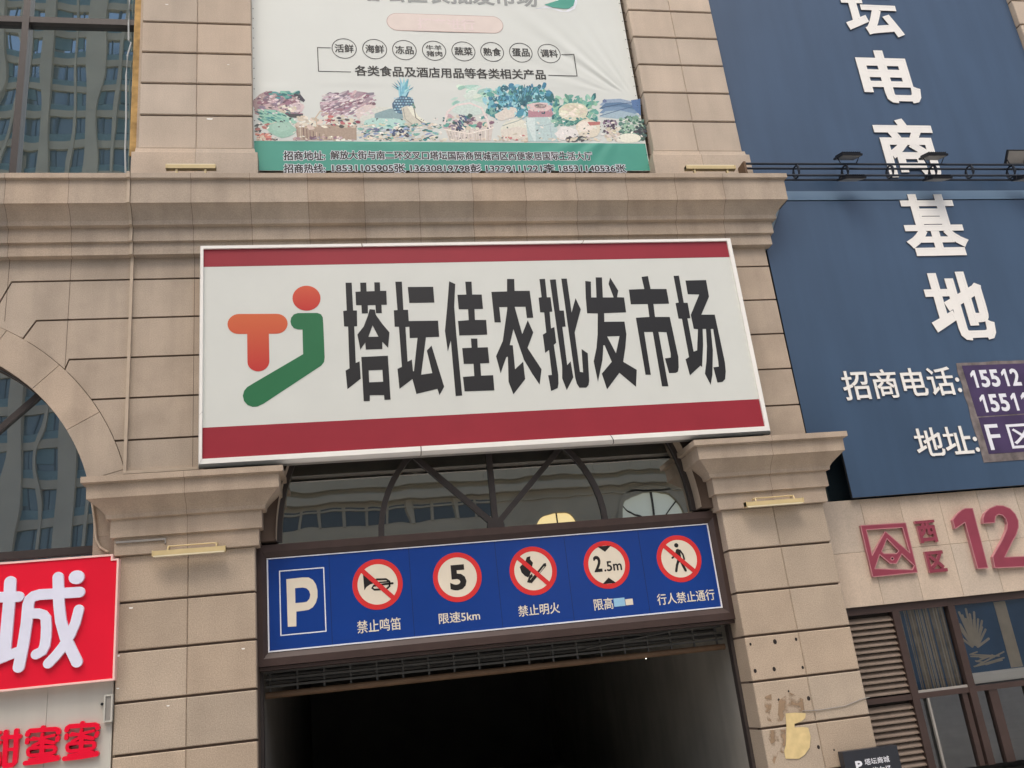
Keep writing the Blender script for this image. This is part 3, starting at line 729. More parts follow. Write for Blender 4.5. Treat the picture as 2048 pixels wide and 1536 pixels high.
# ================================================================ blue parking board in its brown frame
YE = 0.25
es = thing('entrance_sign', 'long blue board with a white P and five red-ringed signs in a brown frame', 'sign', (2.08, YE, 2.46))
f = MB()
ox0, ox1, oz0, oz1 = -1.158, 5.338, 2.508, 4.048
px0, px1, pz0, pz1 = -1.038, 5.176, 2.679, 3.878
for (P, Q) in (((ox0, oz0, ox1, oz0), (px0, pz0, px1, pz0)), ((ox1, oz0, ox1, oz1), (px1, pz0, px1, pz1)), ((ox1, oz1, ox0, oz1), (px1, pz1, px0, pz1)), ((ox0, oz1, ox0, oz0), (px0, pz1, px0, pz0))):
    m = [P[i]*0.45+Q[i]*0.55 for i in range(4)]
    f.face([(P[0], YE-0.06, P[1]), (P[2], YE-0.06, P[3]), (m[2], YE-0.06, m[3]), (m[0], YE-0.06, m[1])])
    f.face([(m[0], YE-0.06, m[1]), (m[2], YE-0.06, m[3]), (Q[2], YE+0.0, Q[3]), (Q[0], YE+0.0, Q[1])])
    f.face([(P[0], YE-0.06, P[1]), (P[2], YE-0.06, P[3]), (P[2], YE+0.3, P[3]), (P[0], YE+0.3, P[1])])
f.box(-1.15, 5.34, YE-0.02, YE+0.25, 2.458, 2.502)
f.build('frame', M['brown_frame'], es)
b = MB(); b.face([(px0, YE, pz0), (px1, YE, pz0), (px1, YE, pz1), (px0, YE, pz1)])
for sx, _ in [(-0.231,3.487),(0.834,3.234)] + [(2.022,3.458),(3.016,3.375),(4.107,3.455)]:
    b.box(sx-0.002, sx+0.002, YE-0.001, YE, pz0, pz1, 1)
b.build('panel', [M['blue_panel'], M['black_print']], es)
b = MB(); e = 0.018
for q in ((px0, px1, pz0, pz0+e), (px0, px1, pz1-e*0.7, pz1), (px0, px0+e, pz0+e, pz1-e), (px1-e, px1, pz0+e, pz1-e)): b.box(q[0], q[1], YE-0.012, YE-0.001, q[2], q[3])
b.build('border', M['white_line'], es)
def rect4(q): return ((q[0][0]+q[3][0])/2, (q[1][0]+q[2][0])/2, (q[2][1]+q[3][1])/2, (q[0][1]+q[1][1])/2)
YP = YE-0.002
b = MB()
q = rect4([(-0.879,3.707),(-0.295,3.705),(-0.302,2.876),(-0.886,2.864)]); e = 0.014
b.prism([[(q[0], q[2]), (q[1], q[2]), (q[1], q[3]), (q[0], q[3])], [(q[0]+e, q[2]+e), (q[1]-e, q[2]+e), (q[1]-e, q[3]-e), (q[0]+e, q[3]-e)]], YP, YP)
b.build('letter_border', M['white_line'], es)
b = MB()
b.prism([[(-0.791,3.588),(-0.584,3.592),(-0.505,3.586),(-0.451,3.551),(-0.413,3.487),(-0.396,3.406),(-0.399,3.319),(-0.422,3.25),(-0.462,3.196),(-0.518,3.168),(-0.596,3.162),(-0.674,3.16),(-0.68,2.973),(-0.787,2.977)], [(-0.683,3.461),(-0.587,3.462),(-0.538,3.448),(-0.504,3.412),(-0.49,3.36),(-0.503,3.308),(-0.537,3.274),(-0.582,3.268),(-0.683,3.269)]], YP, YP)
b.build('letter', M['cream_print'], es)
CEN = [[(0.392,3.42),(0.075,3.448),(0.716,3.405)], [(1.467,3.423),(1.144,3.434),(1.789,3.403)], [(2.523,3.42),(2.197,3.444),(2.855,3.405)], [(3.581,3.416),(3.262,3.439),(3.907,3.389)], [(4.657,3.413),(4.332,3.436),(4.984,3.387)]]
def ring_sign(c, slash):
    (cx, cz), r = c[0], 0.333
    b = MB()
    b.prism([ell(cx, cz, r, n=56), ell(cx, cz, r*0.80, n=56)], YP-0.001, YP)
    if slash: b.prism([[slash[0], slash[1], slash[2], slash[3]]], YP-0.0035, YP-0.003)
    o = b.build('prohibition_sign', M['red_print'], es)
    d = MB(); d.prism([ell(cx, cz, r*0.80, n=56)], YP, YP)
    k = d.build('disc', M['cream_print'], es); reparent(k, o)
    return o, cx, cz
def slashq(p, q, w_):
    d = (Vector(q)-Vector(p)).normalized(); n_ = Vector((-d.y, d.x))*w_/2
    return [tuple(Vector(p)+n_), tuple(Vector(q)+n_), tuple(Vector(q)-n_), tuple(Vector(p)-n_)]
def picto(mb, ro):
    o = mb.build('pictogram', M['black_print'], es); reparent(o, ro)
s45 = lambda c: slashq((c[0][0]-0.205, c[0][1]+0.205), (c[0][0]+0.205, c[0][1]-0.205), 0.062)
ro, cx, cz = ring_sign(CEN[0], s45(CEN[0]))
b = MB(); b.prism([[(0.205,3.57),(0.258,3.512),(0.321,3.488),(0.337,3.483),(0.335,3.435),(0.294,3.426),(0.244,3.398),(0.213,3.356)]], YP-0.002, YP-0.001)
for st in ([(0.321,3.472),(0.386,3.484),(0.507,3.477),(0.549,3.444),(0.547,3.38),(0.504,3.346),(0.346,3.352),(0.315,3.376),(0.336,3.403),(0.479,3.413),(0.59,3.416)],): b.prism([stroke(st, 0.026)], YP-0.0025, YP-0.001)
b.prism([stroke([(0.384,3.442),(0.529,3.441)], 0.018)], YP-0.0028, YP-0.001)
picto(b, ro)
ro, cx, cz = ring_sign(CEN[1], None)
b = MB(); text_into(b, '5', *rect4([(1.368,3.587),(1.575,3.59),(1.595,3.248),(1.353,3.244)]), YP-0.001, 0, 0.035); picto(b, ro)
ro, cx, cz = ring_sign(CEN[2], s45(CEN[2]))
b = MB()
b.prism([[(2.339,3.485),(2.387,3.528),(2.381,3.571),(2.428,3.558),(2.451,3.61),(2.505,3.623),(2.496,3.578),(2.532,3.53),(2.514,3.481),(2.473,3.471),(2.462,3.435),(2.489,3.411),(2.466,3.362),(2.441,3.336),(2.397,3.36),(2.356,3.41)]], YP-0.002, YP-0.001)
b.prism([[(2.418,3.272),(2.46,3.355),(2.503,3.384),(2.507,3.342),(2.469,3.312),(2.454,3.259)]], YP-0.0024, YP-0.001)
b.prism([[(2.438,3.27),(2.683,3.507),(2.714,3.508),(2.713,3.471),(2.48,3.253)], [(2.589,3.377),(2.678,3.467),(2.691,3.463),(2.605,3.367)]], YP-0.0028, YP-0.001)
picto(b, ro)
ro, cx, cz = ring_sign(CEN[3], None)
b = MB()
b.prism([[(cx-0.10, cz+0.262), (cx+0.10, cz+0.262), (cx, cz+0.18)]], YP-0.002, YP-0.001); b.prism([[(cx-0.10, cz-0.262), (cx+0.10, cz-0.262), (cx, cz-0.18)]], YP-0.002, YP-0.001)
text_into(b, '2', *rect4([(3.396,3.55),(3.509,3.552),(3.507,3.325),(3.388,3.323)]), YP-0.001, 0, 0.03)
text_into(b, '.5m', *rect4([(3.54,3.458),(3.793,3.467),(3.798,3.326),(3.529,3.318)]), YP-0.001, 0, 0.02)
picto(b, ro)
ro, cx, cz = ring_sign(CEN[4], s45(CEN[4]))
b = MB()
hd = [(4.646,3.603)][0]; b.prism([ell(hd[0], hd[1], 0.032, n=20)], YP-0.002, YP-0.001)
for k, (st, w_) in enumerate((([(4.655,3.518),(4.659,3.392)], 0.066), ([(4.638,3.525),(4.608,3.462),(4.555,3.43)], 0.026), ([(4.688,3.526),(4.723,3.465),(4.73,3.4)], 0.026), ([(4.649,3.402),(4.61,3.327),(4.583,3.243)], 0.036), ([(4.667,3.4),(4.694,3.32),(4.724,3.24)], 0.036))):
    b.prism([stroke(st, w_)], YP-0.002-0.0002*k, YP-0.001)
picto(b, ro)
for body, q in (('禁止鸣笛', [(0.095,2.975),(0.674,2.961),(0.659,2.797),(0.095,2.815)]), ('限速5km', [(1.175,2.982),(1.729,2.95),(1.723,2.835),(1.167,2.82)]),
                ('禁止明火', [(2.256,2.969),(2.838,2.966),(2.826,2.819),(2.252,2.823)]), ('限高', [(3.325,2.964),(3.601,2.964),(3.59,2.807),(3.315,2.808)]), ('行人禁止通行', [(4.243,2.957),(5.108,2.941),(5.079,2.79),(4.23,2.803)])):
    b = MB(); text_into(b, body, *rect4(q), YP, 0, 0.012); b.build('caption', M['cream_print'], es)
b = MB()
q = rect4([(3.611,2.948),(3.772,2.944),(3.762,2.831),(3.602,2.836)]); b.box(q[0], q[1], YP-0.001, YP, q[2], q[3], 0)
q = rect4([(3.777,2.922),(3.884,2.919),(3.878,2.838),(3.77,2.839)]); b.box(q[0], q[1], YP-0.001, YP, q[2], q[3], 1)
b.build('sticker', [M['paleblue_patch'], M['cream_print']], es)

# ================================================================ navy boards on the right
YB = 0.15
lb = thing('billboard', 'lower navy billboard with two big white characters and contact lines, below the truss', 'billboard', (10.2, YB, 4.08))
b = MB()
BL = [(6.985, 5.10), (7.50, 4.96), (7.50, 4.075), (13.42, 4.075), (13.42, 9.17), (7.56, 9.17), (7.40, 9.02), (7.00, 8.262)]
b.prism([BL], YB, YB+0.05, 0, side=1)
b.build('panel', [M['navy'], M['black_metal']], lb)
M['sky_reflect_blue'] = mat('painted_sky_reflection', lin(140, 158, 168), 0.5, 0.05)
b = MB(); b.prism([[(7.40, 9.025), (7.0, 8.266), (6.955, 8.285), (7.15, 8.60), (7.26, 8.98)]], YB+0.01, YB+0.03); b.build('sky_reflection_strip', M['sky_reflect_blue'], lb)  # painted sky reflection, for the glazing showing between cornice and board
def raised(body, x0, x1, z0, z1, y, par, off, dep, m, name='letter', n=1):
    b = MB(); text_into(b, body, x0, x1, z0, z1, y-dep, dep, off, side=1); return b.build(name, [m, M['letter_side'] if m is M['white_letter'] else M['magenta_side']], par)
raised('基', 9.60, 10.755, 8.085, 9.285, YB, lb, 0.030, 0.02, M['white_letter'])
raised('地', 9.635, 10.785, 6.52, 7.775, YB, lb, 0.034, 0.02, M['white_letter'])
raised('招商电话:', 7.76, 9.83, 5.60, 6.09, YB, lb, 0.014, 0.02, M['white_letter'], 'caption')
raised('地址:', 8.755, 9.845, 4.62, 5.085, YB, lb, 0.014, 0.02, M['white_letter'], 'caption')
YU = 0.30
ub = thing('billboard', 'upper navy billboard with a column of big white characters, rising above the truss', 'billboard', (10.2, YU, 9.2))
b = MB(); b.prism([[(6.95, 9.46), (13.42, 9.46), (13.42, 15.6), (6.95, 15.6)]], YU, YU+0.05); b.build('panel', M['navy'], ub)
b = MB()
b.face([(6.95, YU-0.005, 9.455), (13.42, YU-0.005, 9.455), (13.42, 0.16, 9.20), (6.95, 0.16, 9.20)])
b.face([(6.95, 0.16, 9.20), (13.42, 0.16, 9.20), (13.42, YU, 9.19), (6.95, YU, 9.19)])
b.build('ledge', M['navy_reflect'], ub)  # foot of the board, coloured paler and tilted to stand for its reflection
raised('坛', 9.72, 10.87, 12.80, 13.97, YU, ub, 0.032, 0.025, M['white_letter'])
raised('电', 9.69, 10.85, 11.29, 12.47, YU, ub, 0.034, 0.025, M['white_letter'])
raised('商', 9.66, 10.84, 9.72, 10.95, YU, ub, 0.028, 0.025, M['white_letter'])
pp = thing('patch_sign', 'purple vinyl patch with white digits and dirty taped edges on the navy billboard', 'sign', (10.7, 0.14, 4.5))
random.seed(11)
b = MB()
def ragged(x0, x1, z0, z1, j, n=9):
    P = [(x0+(x1-x0)*i/n, z0) for i in range(n)] + [(x1, z0+(z1-z0)*i/n) for i in range(n)] + [(x1-(x1-x0)*i/n, z1) for i in range(n)] + [(x0, z1-(z1-z0)*i/n) for i in range(n)]
    return [(p[0]+random.uniform(-j, j), p[1]+random.uniform(-j, j)) for p in P]
b.prism([ragged(9.86, 12.0, 4.47, 6.14, 0.012)], 0.142, 0.149); b.build('tape', M['tape'], pp)
b = MB(); b.prism([[(9.975, 5.22), (11.93, 5.235), (11.93, 6.075), (9.955, 6.09)]], 0.139, 0.1415)
b.prism([[(9.985, 4.60), (11.93, 4.60), (11.93, 5.215), (9.985, 5.20)]], 0.1385, 0.1415); b.build('vinyl', M['purple'], pp)
q = rect4([(10.008,5.99),(11.095,5.973),(10.996,5.678),(10.045,5.699)])
for word, xa, za in (('15512', 10.03, 5.70), ('15511', 10.07, 5.28)):
    for i, ch in enumerate(word):
        b = MB(); w_ = 0.10 if ch == '1' else 0.165
        if ch == '1': u = xa+i*0.19+0.03; b.prism([[(u+px_*0.10, za+pz_*0.30) for px_, pz_ in ((0.52, 0), (1, 0), (1, 1), (0.60, 1), (0, 0.80), (0, 0.60), (0.52, 0.74))]], 0.1373, 0.1373)
        else: text_into(b, ch, xa+i*0.19+(0.165-w_)*0.5, xa+i*0.19+(0.165-w_)*0.5+w_, za, za+0.30, 0.1375, 0, 0.03)
        b.build('digit', M['white_line'], pp)
b = MB(); text_into(b, 'F', 10.045, 10.28, 4.66, 5.08, 0.137, 0, 0.005); text_into(b, '区', 10.43, 10.90, 4.66, 5.06, 0.137, 0, 0.01); b.build('caption', M['white_line'], pp)

# ================================================================ raised number on the tiled wall
YN = 0.20
def pale_edges(mb, loops, y, w_=0.013):
    k = 0
    for L in loops:
        for p, q in zip(L, L[1:]+L[:1]):
            k += 1; mb.prism([slashq(p, q, w_)], y-0.0004-0.0001*(k % 5), y, 1)
ns = thing('wall_number', 'faded crimson raised square emblem, small characters and large 12 on the tiled wall', 'sign', (9.0, 0.25, 2.85))
b = MB()
EL = [[(7.553,3.661),(8.299,3.646),(8.291,2.907),(7.558,2.901)],
         [(7.629,3.592),(8.232,3.582),(8.249,3.193),(7.93,3.543),(7.627,3.206)],
         [(7.93,3.438),(8.078,3.241),(8.022,3.203),(7.822,3.219),(7.793,3.255)],
         [(7.615,3.014),(7.751,3.215),(7.888,3.072),(7.984,3.064),(8.111,3.196),(8.268,3.009),(8.225,2.948)],
         [(7.906,3.139),(7.944,3.164),(7.966,3.134),(7.929,3.11)]]
b.prism(EL, YN, YN+0.05, 0, side=1); pale_edges(b, EL, YN)
b.build('emblem', [M['magenta'], M['magenta_side']], ns)
raised('西', 8.46, 8.785, 3.325, 3.66, YN+0.05, ns, 0.035, 0.045, M['magenta'])
raised('区', 8.495, 8.80, 2.88, 3.195, YN+0.05, ns, 0.035, 0.045, M['magenta'])
b = MB(); EL = [[(9.09,3.63),(9.196,3.714),(9.286,3.767),(9.354,3.789),(9.48,3.782),(9.463,2.872),(9.29,2.876),(9.288,3.58),(9.089,3.493)]]; b.prism(EL, YN-0.01, YN+0.05, 0, side=1); pale_edges(b, EL, YN-0.01); b.build('digit', [M['magenta'], M['magenta_side']], ns)
b = MB(); EL = [[(9.588,3.54),(9.612,3.618),(9.67,3.693),(9.773,3.758),(9.904,3.794),(10.02,3.781),(10.124,3.73),(10.185,3.642),(10.205,3.54),(10.175,3.437),(10.096,3.324),(9.997,3.228),(9.791,3.005),(10.145,2.989),(10.14,2.838),(9.579,2.862),(9.594,3.027),(9.839,3.266),(9.961,3.414),(10.002,3.503),(10.001,3.582),(9.96,3.641),(9.898,3.659),(9.835,3.634),(9.788,3.535)]]; b.prism(EL, YN-0.01, YN+0.05, 0, side=1); pale_edges(b, EL, YN-0.01); b.build('digit', [M['magenta'], M['magenta_side']], ns)

# ================================================================ shop fascia and red signs, lower left
YR = -0.10
fs = MB(); 
for xa, xb in ((-9.3, -6.1), (-6.095, -3.572), (-3.568, -2.835)): fs.box(xa, xb, 0.02, 0.07, 0.14, 2.62)
fso = fs.build('shop_fascia', M['fascia'], None)
tag(fso, 'plain warm grey fascia panel under the red lightbox at lower left', 'fascia')
rs = thing('red_sign', 'bright red lightbox with a large white rounded character and a pale pink edge', 'sign', (-4.5, YR, 2.5))
x1, x2, za, zb, zc = -2.868, -2.796, 2.515, 3.97, 4.03
OUT = [(-9.2, za), (x2, za), (x2, zb), (x1, zb), (x1, zc), (-9.2, zc)]; e = 0.022
INN = [(-9.17, za+e), (x2-e, za+e), (x2-e, zb-e), (x1-e, zb-e), (x1-e, zc-e), (-9.17, zc-e)]
b = MB(); b.prism([OUT, INN], YR-0.012, YR+0.12); b.build('edge', M['pink_edge'], rs)
b = MB(); b.prism([INN], YR, YR); b.build('panel', M['red_sign'], rs)
b = MB()
def strokes(L, wz, y, dep, mi=0, sd=0.0004):
    for i, (st, w_) in enumerate(L): b.prism([stroke(st, w_)], y-dep-sd*i, y, mi)
strokes([([(-4.026,3.785),(-4.021,3.578),(-4.026,3.213),(-4.031,2.909)], 0.134), ([(-4.178,3.611),(-3.921,3.596)], 0.125), ([(-4.142,2.862),(-4.045,2.9),(-3.968,2.923),(-3.87,2.953)], 0.115),
         ([(-3.231,3.59),(-3.481,3.595),(-3.687,3.6),(-3.753,3.586),(-3.792,3.552),(-3.806,3.493),(-3.81,3.278),(-3.83,3.036),(-3.863,2.772)], 0.128),
         ([(-3.781,3.383),(-3.684,3.376),(-3.632,3.356),(-3.597,3.312),(-3.585,3.203),(-3.583,3.086),(-3.59,2.991),(-3.617,2.93),(-3.68,2.9)], 0.118),
         ([(-3.486,3.794),(-3.475,3.65),(-3.458,3.462),(-3.427,3.264),(-3.365,3.065),(-3.291,2.909),(-3.22,2.765)], 0.126),
         ([(-3.229,3.381),(-3.26,3.227),(-3.31,3.092),(-3.385,2.961),(-3.461,2.863),(-3.539,2.781)], 0.116),
         ([(-3.281,3.775),(-3.265,3.773)], 0.165)], 0, YR, 0.035)
b.build('letter', M['pale_letter'], rs)
lt_ = thing('wall_lettering', 'row of small crimson raised characters on the grey fascia below the red lightbox', 'lettering', (-3.5, 0.02, 1.5))
b = MB()
MI1 = [([(-3.586,2.066),(-3.585,2.047)],0.07),([(-3.752,2.008),(-3.745,2.034),(-3.724,2.047),(-3.601,2.042),(-3.447,2.035),(-3.423,2.022),(-3.415,1.994)],0.07),([(-3.591,1.997),(-3.595,1.96)],0.045),([(-3.748,1.954),(-3.751,1.921)],0.06),([(-3.417,1.94),(-3.427,1.908)],0.06),([(-3.708,1.946),(-3.596,1.95),(-3.46,1.969)],0.045),([(-3.684,1.877),(-3.594,1.916),(-3.459,1.884)],0.05),([(-3.689,1.964),(-3.581,1.932),(-3.466,1.889)],0.045),([(-3.733,1.816),(-3.731,1.842),(-3.719,1.854),(-3.59,1.853),(-3.463,1.843),(-3.444,1.829),(-3.442,1.799)],0.055),([(-3.443,1.806),(-3.45,1.782),(-3.473,1.774),(-3.585,1.772),(-3.704,1.774),(-3.726,1.788),(-3.733,1.822)],0.055),([(-3.585,1.885),(-3.58,1.712)],0.07),([(-3.755,1.699),(-3.581,1.697),(-3.41,1.709)],0.07),([(-3.714,1.734),(-3.583,1.739),(-3.451,1.74)],0.035),([(-3.414,1.726),(-3.406,1.708)],0.055)]
for i, (st, w_) in enumerate(MI1): b.prism([stroke(st, w_*0.74)], -0.03-0.0003*i, 0.02)
b.build('letter', M['red_letter'], lt_)
b = MB()
MI2 = [([(-3.156,2.067),(-3.156,2.048)],0.07),([(-3.325,2.009),(-3.319,2.035),(-3.297,2.048),(-3.172,2.043),(-3.016,2.036),(-2.992,2.023),(-2.984,1.995)],0.07),([(-3.162,1.997),(-3.167,1.961)],0.045),([(-3.323,1.954),(-3.326,1.921)],0.06),([(-2.986,1.94),(-2.997,1.908)],0.06),([(-3.282,1.947),(-3.168,1.951),(-3.03,1.969)],0.045),([(-3.258,1.876),(-3.166,1.917),(-3.03,1.884)],0.05),([(-3.263,1.965),(-3.154,1.932),(-3.037,1.889)],0.045),([(-3.309,1.815),(-3.307,1.842),(-3.294,1.854),(-3.163,1.852),(-3.035,1.842),(-3.015,1.829),(-3.014,1.798)],0.055),([(-3.014,1.805),(-3.022,1.781),(-3.045,1.773),(-3.159,1.771),(-3.28,1.773),(-3.302,1.788),(-3.309,1.822)],0.055),([(-3.158,1.885),(-3.155,1.711)],0.07),([(-3.333,1.698),(-3.156,1.696),(-2.982,1.707)],0.07),([(-3.291,1.733),(-3.158,1.738),(-3.024,1.739)],0.035),([(-2.986,1.724),(-2.979,1.707)],0.055)]
for i, (st, w_) in enumerate(MI2): b.prism([stroke(st, w_*0.74)], -0.03-0.0003*i, 0.02)
b.build('letter', M['red_letter'], lt_)
b = MB()
for i, (st, w_) in enumerate([([(-3.987,2.064),(-3.98,1.884),(-3.979,1.706)], .07), ([(-3.874,2.065),(-3.866,1.871),(-3.869,1.719),(-3.891,1.696),(-3.973,1.695)], .07), ([(-4.014,2.006),(-3.837,1.997)], .065), ([(-3.975,1.869),(-3.867,1.863)], .05),
    ([(-4.207,2.052),(-4.055,2.062)], .06), ([(-4.213,1.957),(-4.046,1.951)], .06), ([(-4.133,2.061),(-4.12,1.84)], .06), ([(-4.161,1.707),(-4.171,1.833),(-4.041,1.831),(-4.037,1.758)], .06), ([(-4.037,1.765),(-4.035,1.706),(-4.161,1.707)], .06)]):
    b.prism([stroke(st, w_*0.74)], -0.03-0.0003*i, 0.02)
b.build('letter', M['red_letter'], lt_)
jb = thing('junction_box', 'slim grey metal box on the fascia under the red lightbox corner', 'box', (-2.93, 0.0, 2.0))
q = rect4([(-2.923,2.362),(-2.821,2.358),(-2.823,2.045),(-2.918,2.052)])
b = MB(); e = 0.018
b.prism([[(q[0], q[2]), (q[1], q[2]), (q[1], q[3]), (q[0], q[3])], [(q[0]+e, q[2]+e), (q[1]-e, q[2]+e), (q[1]-e, q[3]-e), (q[0]+e, q[3]-e)]], -0.05, 0.02); b.build('case', M['fascia'], jb)
b = MB(); b.box(q[0]+e, q[1]-e, -0.035, -0.03, q[2]+e, q[3]-e); b.build('cover', M['grey_metal'], jb)
b = MB(); b.tube([(q[0]-0.03, 0.019, q[3]-0.1), (q[0]-0.03, -0.01, q[3]-0.1)], 0.016); b.build('cable_gland', M['black_metal'], jb)

# ================================================================ linear wall lamps
def wall_lamp(label, x0, x1, y, z, arm):
    t = thing('wall_lamp', label, 'wall lamp', ((x0+x1)/2, y, z), 'linear lamps on the stone facade')
    b = MB(); L = x1-x0
    b.box(x0, x1, y-0.035, y+0.045, z-0.015, z+0.045); b.box(x0, x0+0.012, y-0.045, y+0.05, z-0.02, z+0.05); b.box(x1-0.012, x1, y-0.045, y+0.05, z-0.02, z+0.05)
    b.build('housing', M['gold'], t)
    b = MB(); b.box(x0+0.015, x1-0.015, y-0.034, y+0.03, z-0.03, z-0.016) if arm else b.box(x0+0.015, x1-0.015, y-0.034, y+0.03, z+0.046, z+0.06); b.build('lens', M['lens'], t)
    if arm:
        b = MB()
        for xa in (x0+0.18, x1-0.12): b.tube([(xa, y, z+0.045), (xa, y+0.02, z+0.10), (xa, y+0.14, z+0.10)], 0.010)
        b.tube([(x0+0.18, y+0.02, z+0.10), (x1-0.12, y+0.02, z+0.10)], 0.009); b.build('bracket', M['gold'], t)
    else:
        for xa in (x0+0.15, x1-0.15):
            b = MB(); b.box(xa-0.015, xa+0.015, y-0.02, y+0.02, z-0.12, z-0.016); b.build('bracket', M['gold'], t)
    return t
def lampx(q): return q[0][0], q[1][0], (q[0][1]+q[1][1])/2
a = [(-2.355,9.674),(-1.649,9.675)]; wall_lamp('cream linear lamp on the cornice below the left upper pilaster, left of the banner', a[0][0], a[1][0], -0.04, a[0][1], False)
a = [(5.766,9.677),(6.638,9.659)]; wall_lamp('cream linear lamp on the cornice below the right upper pilaster, beside the truss', a[0][0], a[1][0], -0.04, a[0][1], False)
a = [(-2.388,4.008),(-1.502,3.988)]; wall_lamp('cream linear lamp on short arms under the capital left of the blue parking board', a[0][0], a[1][0], -0.16, a[1][1]-0.02, True)
a = [(5.619,4.049),(6.512,4.043)]; wall_lamp('cream linear lamp on short arms under the capital right of the blue parking board', a[0][0], a[1][0], -0.16, a[1][1]-0.02, True)
b = MB(); a = [(-2.846,4.186),(-2.247,4.177)]; b.box(a[0][0], a[1][0], -0.085, -0.055, a[1][1]-0.012, a[1][1]+0.012); b.box(a[1][0]-0.014, a[1][0], -0.088, -0.056, a[1][1]-0.06, a[1][1]-0.013)
tag(b.build('lamp_bracket', M['grey_metal']), 'bare grey bracket bar left on the capital above the linear lamp', 'bracket')

# ================================================================ lamp truss and floodlights
ZT0 = [(8.797,9.762),(8.74,9.539)]
ztop, zbot = ZT0[0][1], ZT0[1][1]
tr = thing('lighting_truss', 'dark steel ladder truss of four pipes with round clamps before the navy billboards', 'truss', (7.0, 0, ztop))
b = MB()
for y, z in ((-0.07, ztop), (0.07, ztop+0.0), (-0.07, zbot), (0.07, zbot)):
    b = MB(); b.tube([(6.80, y, z), (14.2, y, z-0.01)], 0.020); b.build('pipe', M['truss'], tr)
for px in [(7.765,9.667),(8.673,9.648),(9.528,9.638),(10.362,9.629),(11.092,9.619),(11.927,9.609),(12.768,9.599),(13.658,9.588)]:
    zc = (ztop+zbot)/2; x = px[0]; b = MB()
    for i in range(20):
        a0, a1 = 2*math.pi*i/20, 2*math.pi*(i+1)/20
        r_ = 0.105
        b.tube([(x, r_*math.cos(a0), zc+r_*math.sin(a0)), (x, r_*math.cos(a1), zc+r_*math.sin(a1))], 0.016, 0, 6)
    b.tube([(x, -0.07, zbot), (x, -0.07, ztop)], 0.014); b.tube([(x, 0.07, zbot), (x, 0.07, ztop)], 0.014)
    b.build('clamp', M['truss'], tr)
b = MB(); b.box(6.785, 6.825, -0.10, 0.20, zbot-0.03, ztop+0.03); b.build('end_plate', M['pipe'], tr)
def floodlight(label):
    t = thing('floodlight', label, 'floodlight', (0, 0, 0), 'floodlights on the lamp truss')
    b = MB(); b.box(-0.19, 0.19, -0.14, 0.14, 0.0, 0.035)
    for i in range(9): b.box(-0.16+i*0.04-0.006, -0.16+i*0.04+0.006, -0.12, 0.12, 0.035, 0.07)
    b.build('housing', M['black_metal'], t)
    b = MB(); b.box(-0.17, 0.17, -0.12, 0.12, -0.006, 0.0); b.build('lens', M['grey_metal'], t)
    return t
def place(t, x, y, z, rx):
    t.rotation_euler = (rx, 0, 0); t.location = (x, y, z)
fl = [(8.728,9.867),(10.373,9.873),(12.026,9.879),(8.685,9.431),(10.323,9.427),(12.09,9.424)]
for i, (lab, px, rx, up_) in enumerate((('floodlight above the truss nearest the stone pilaster, tilted flat', fl[0], 16, True), ('floodlight above the truss in front of the big white character, tilted flat', fl[1], 16, True),
        ('floodlight above the truss facing out squarely near the right edge of the photo', fl[2], -52, True), ('floodlight hanging under the truss nearest the stone pilaster', fl[3], 22, False),
        ('floodlight hanging under the truss below the big white character', fl[4], 22, False), ('floodlight hanging under the truss near the right edge of the photo', fl[5], 22, False))):
    t = floodlight(lab)
    zr = (ztop if up_ else zbot)
    place(t, px[0], -0.10, px[1], R(rx))
    # straps from the housing back to the pipe
    for sx in (-0.2, 0.2):
        yk = MB(); yk.tube([(px[0]+sx, -0.10, px[1]), (px[0]+sx*0.7, -0.07, zr)], 0.009, 0, 6)
        y_ = yk.build('yoke', M['black_metal']); y_.parent = t; y_.matrix_parent_inverse = (Matrix.Translation((px[0], -0.10, px[1])) @ Matrix.Rotation(R(rx), 4, 'X')).inverted()

# ================================================================ trunking, cables, scraps
b = MB()
b.box(-2.825, -2.785, 0.06, 0.098, 5.10, 8.28); b.box(-2.784, -1.86, 0.06, 0.098, 5.10, 5.14)
tp = [(p, z) for p, z in prof[1:]]
for (p0, z0), (p1, z1) in zip(tp, tp[1:]):
    y0, y1 = 0.10-p0-0.02, 0.10-p1-0.02
    b.face([(-2.825, y0, z0), (-2.785, y0, z0), (-2.785, y1, z1), (-2.825, y1, z1)])
    for x in (-2.825, -2.785): b.face([(x, y0, z0), (x, y1, z1), (x, y1+0.018, z1), (x, y0+0.018, z0)])
b.box(-2.825, -2.785, -0.352, 0.25, 9.413, 9.43)
tag(b.build('cable_trunking', M['trunking']), 'thin beige trunking down the stone wall left of the white sign', 'trunking')
b = MB(); pts = [(-3.049,13.082),(-3.05,12.631),(-3.039,12.287),(-3.0,12.24),(-3.045,11.996),(-3.055,11.614),(-3.028,10.778),(-3.025,10.239),(-3.005,9.835)]
b.tube([(x, 0.34, z) for x, z in [(pts[0][0], 14.5)] + pts], 0.014)
tag(b.build('cable', M['cable']), 'pale grey cable hanging down the edge of the tall window beside the yellow board', 'cable')
b = MB(); pts = [(-3.245,5.044),(-3.191,4.776),(-3.144,4.512),(-3.115,4.253),(-3.063,4.154),(-2.966,4.089)]
b.tube([(x, 0.06, z) for x, z in pts], 0.016)
tag(b.build('cable', M['trunking']), 'short beige cable looping down beside the left capital above the red lightbox', 'cable')
b = MB(); pts = [(5.935,1.22),(6.19,1.205),(6.564,1.216),(6.803,1.268),(6.96,1.29)]
b.tube([(x, -0.012, z) for x, z in pts], 0.006, 0, 6)
tag(b.build('cable', M['grey_metal']), 'thin grey wire strung across the lower right pilaster above the torn paper', 'cable')
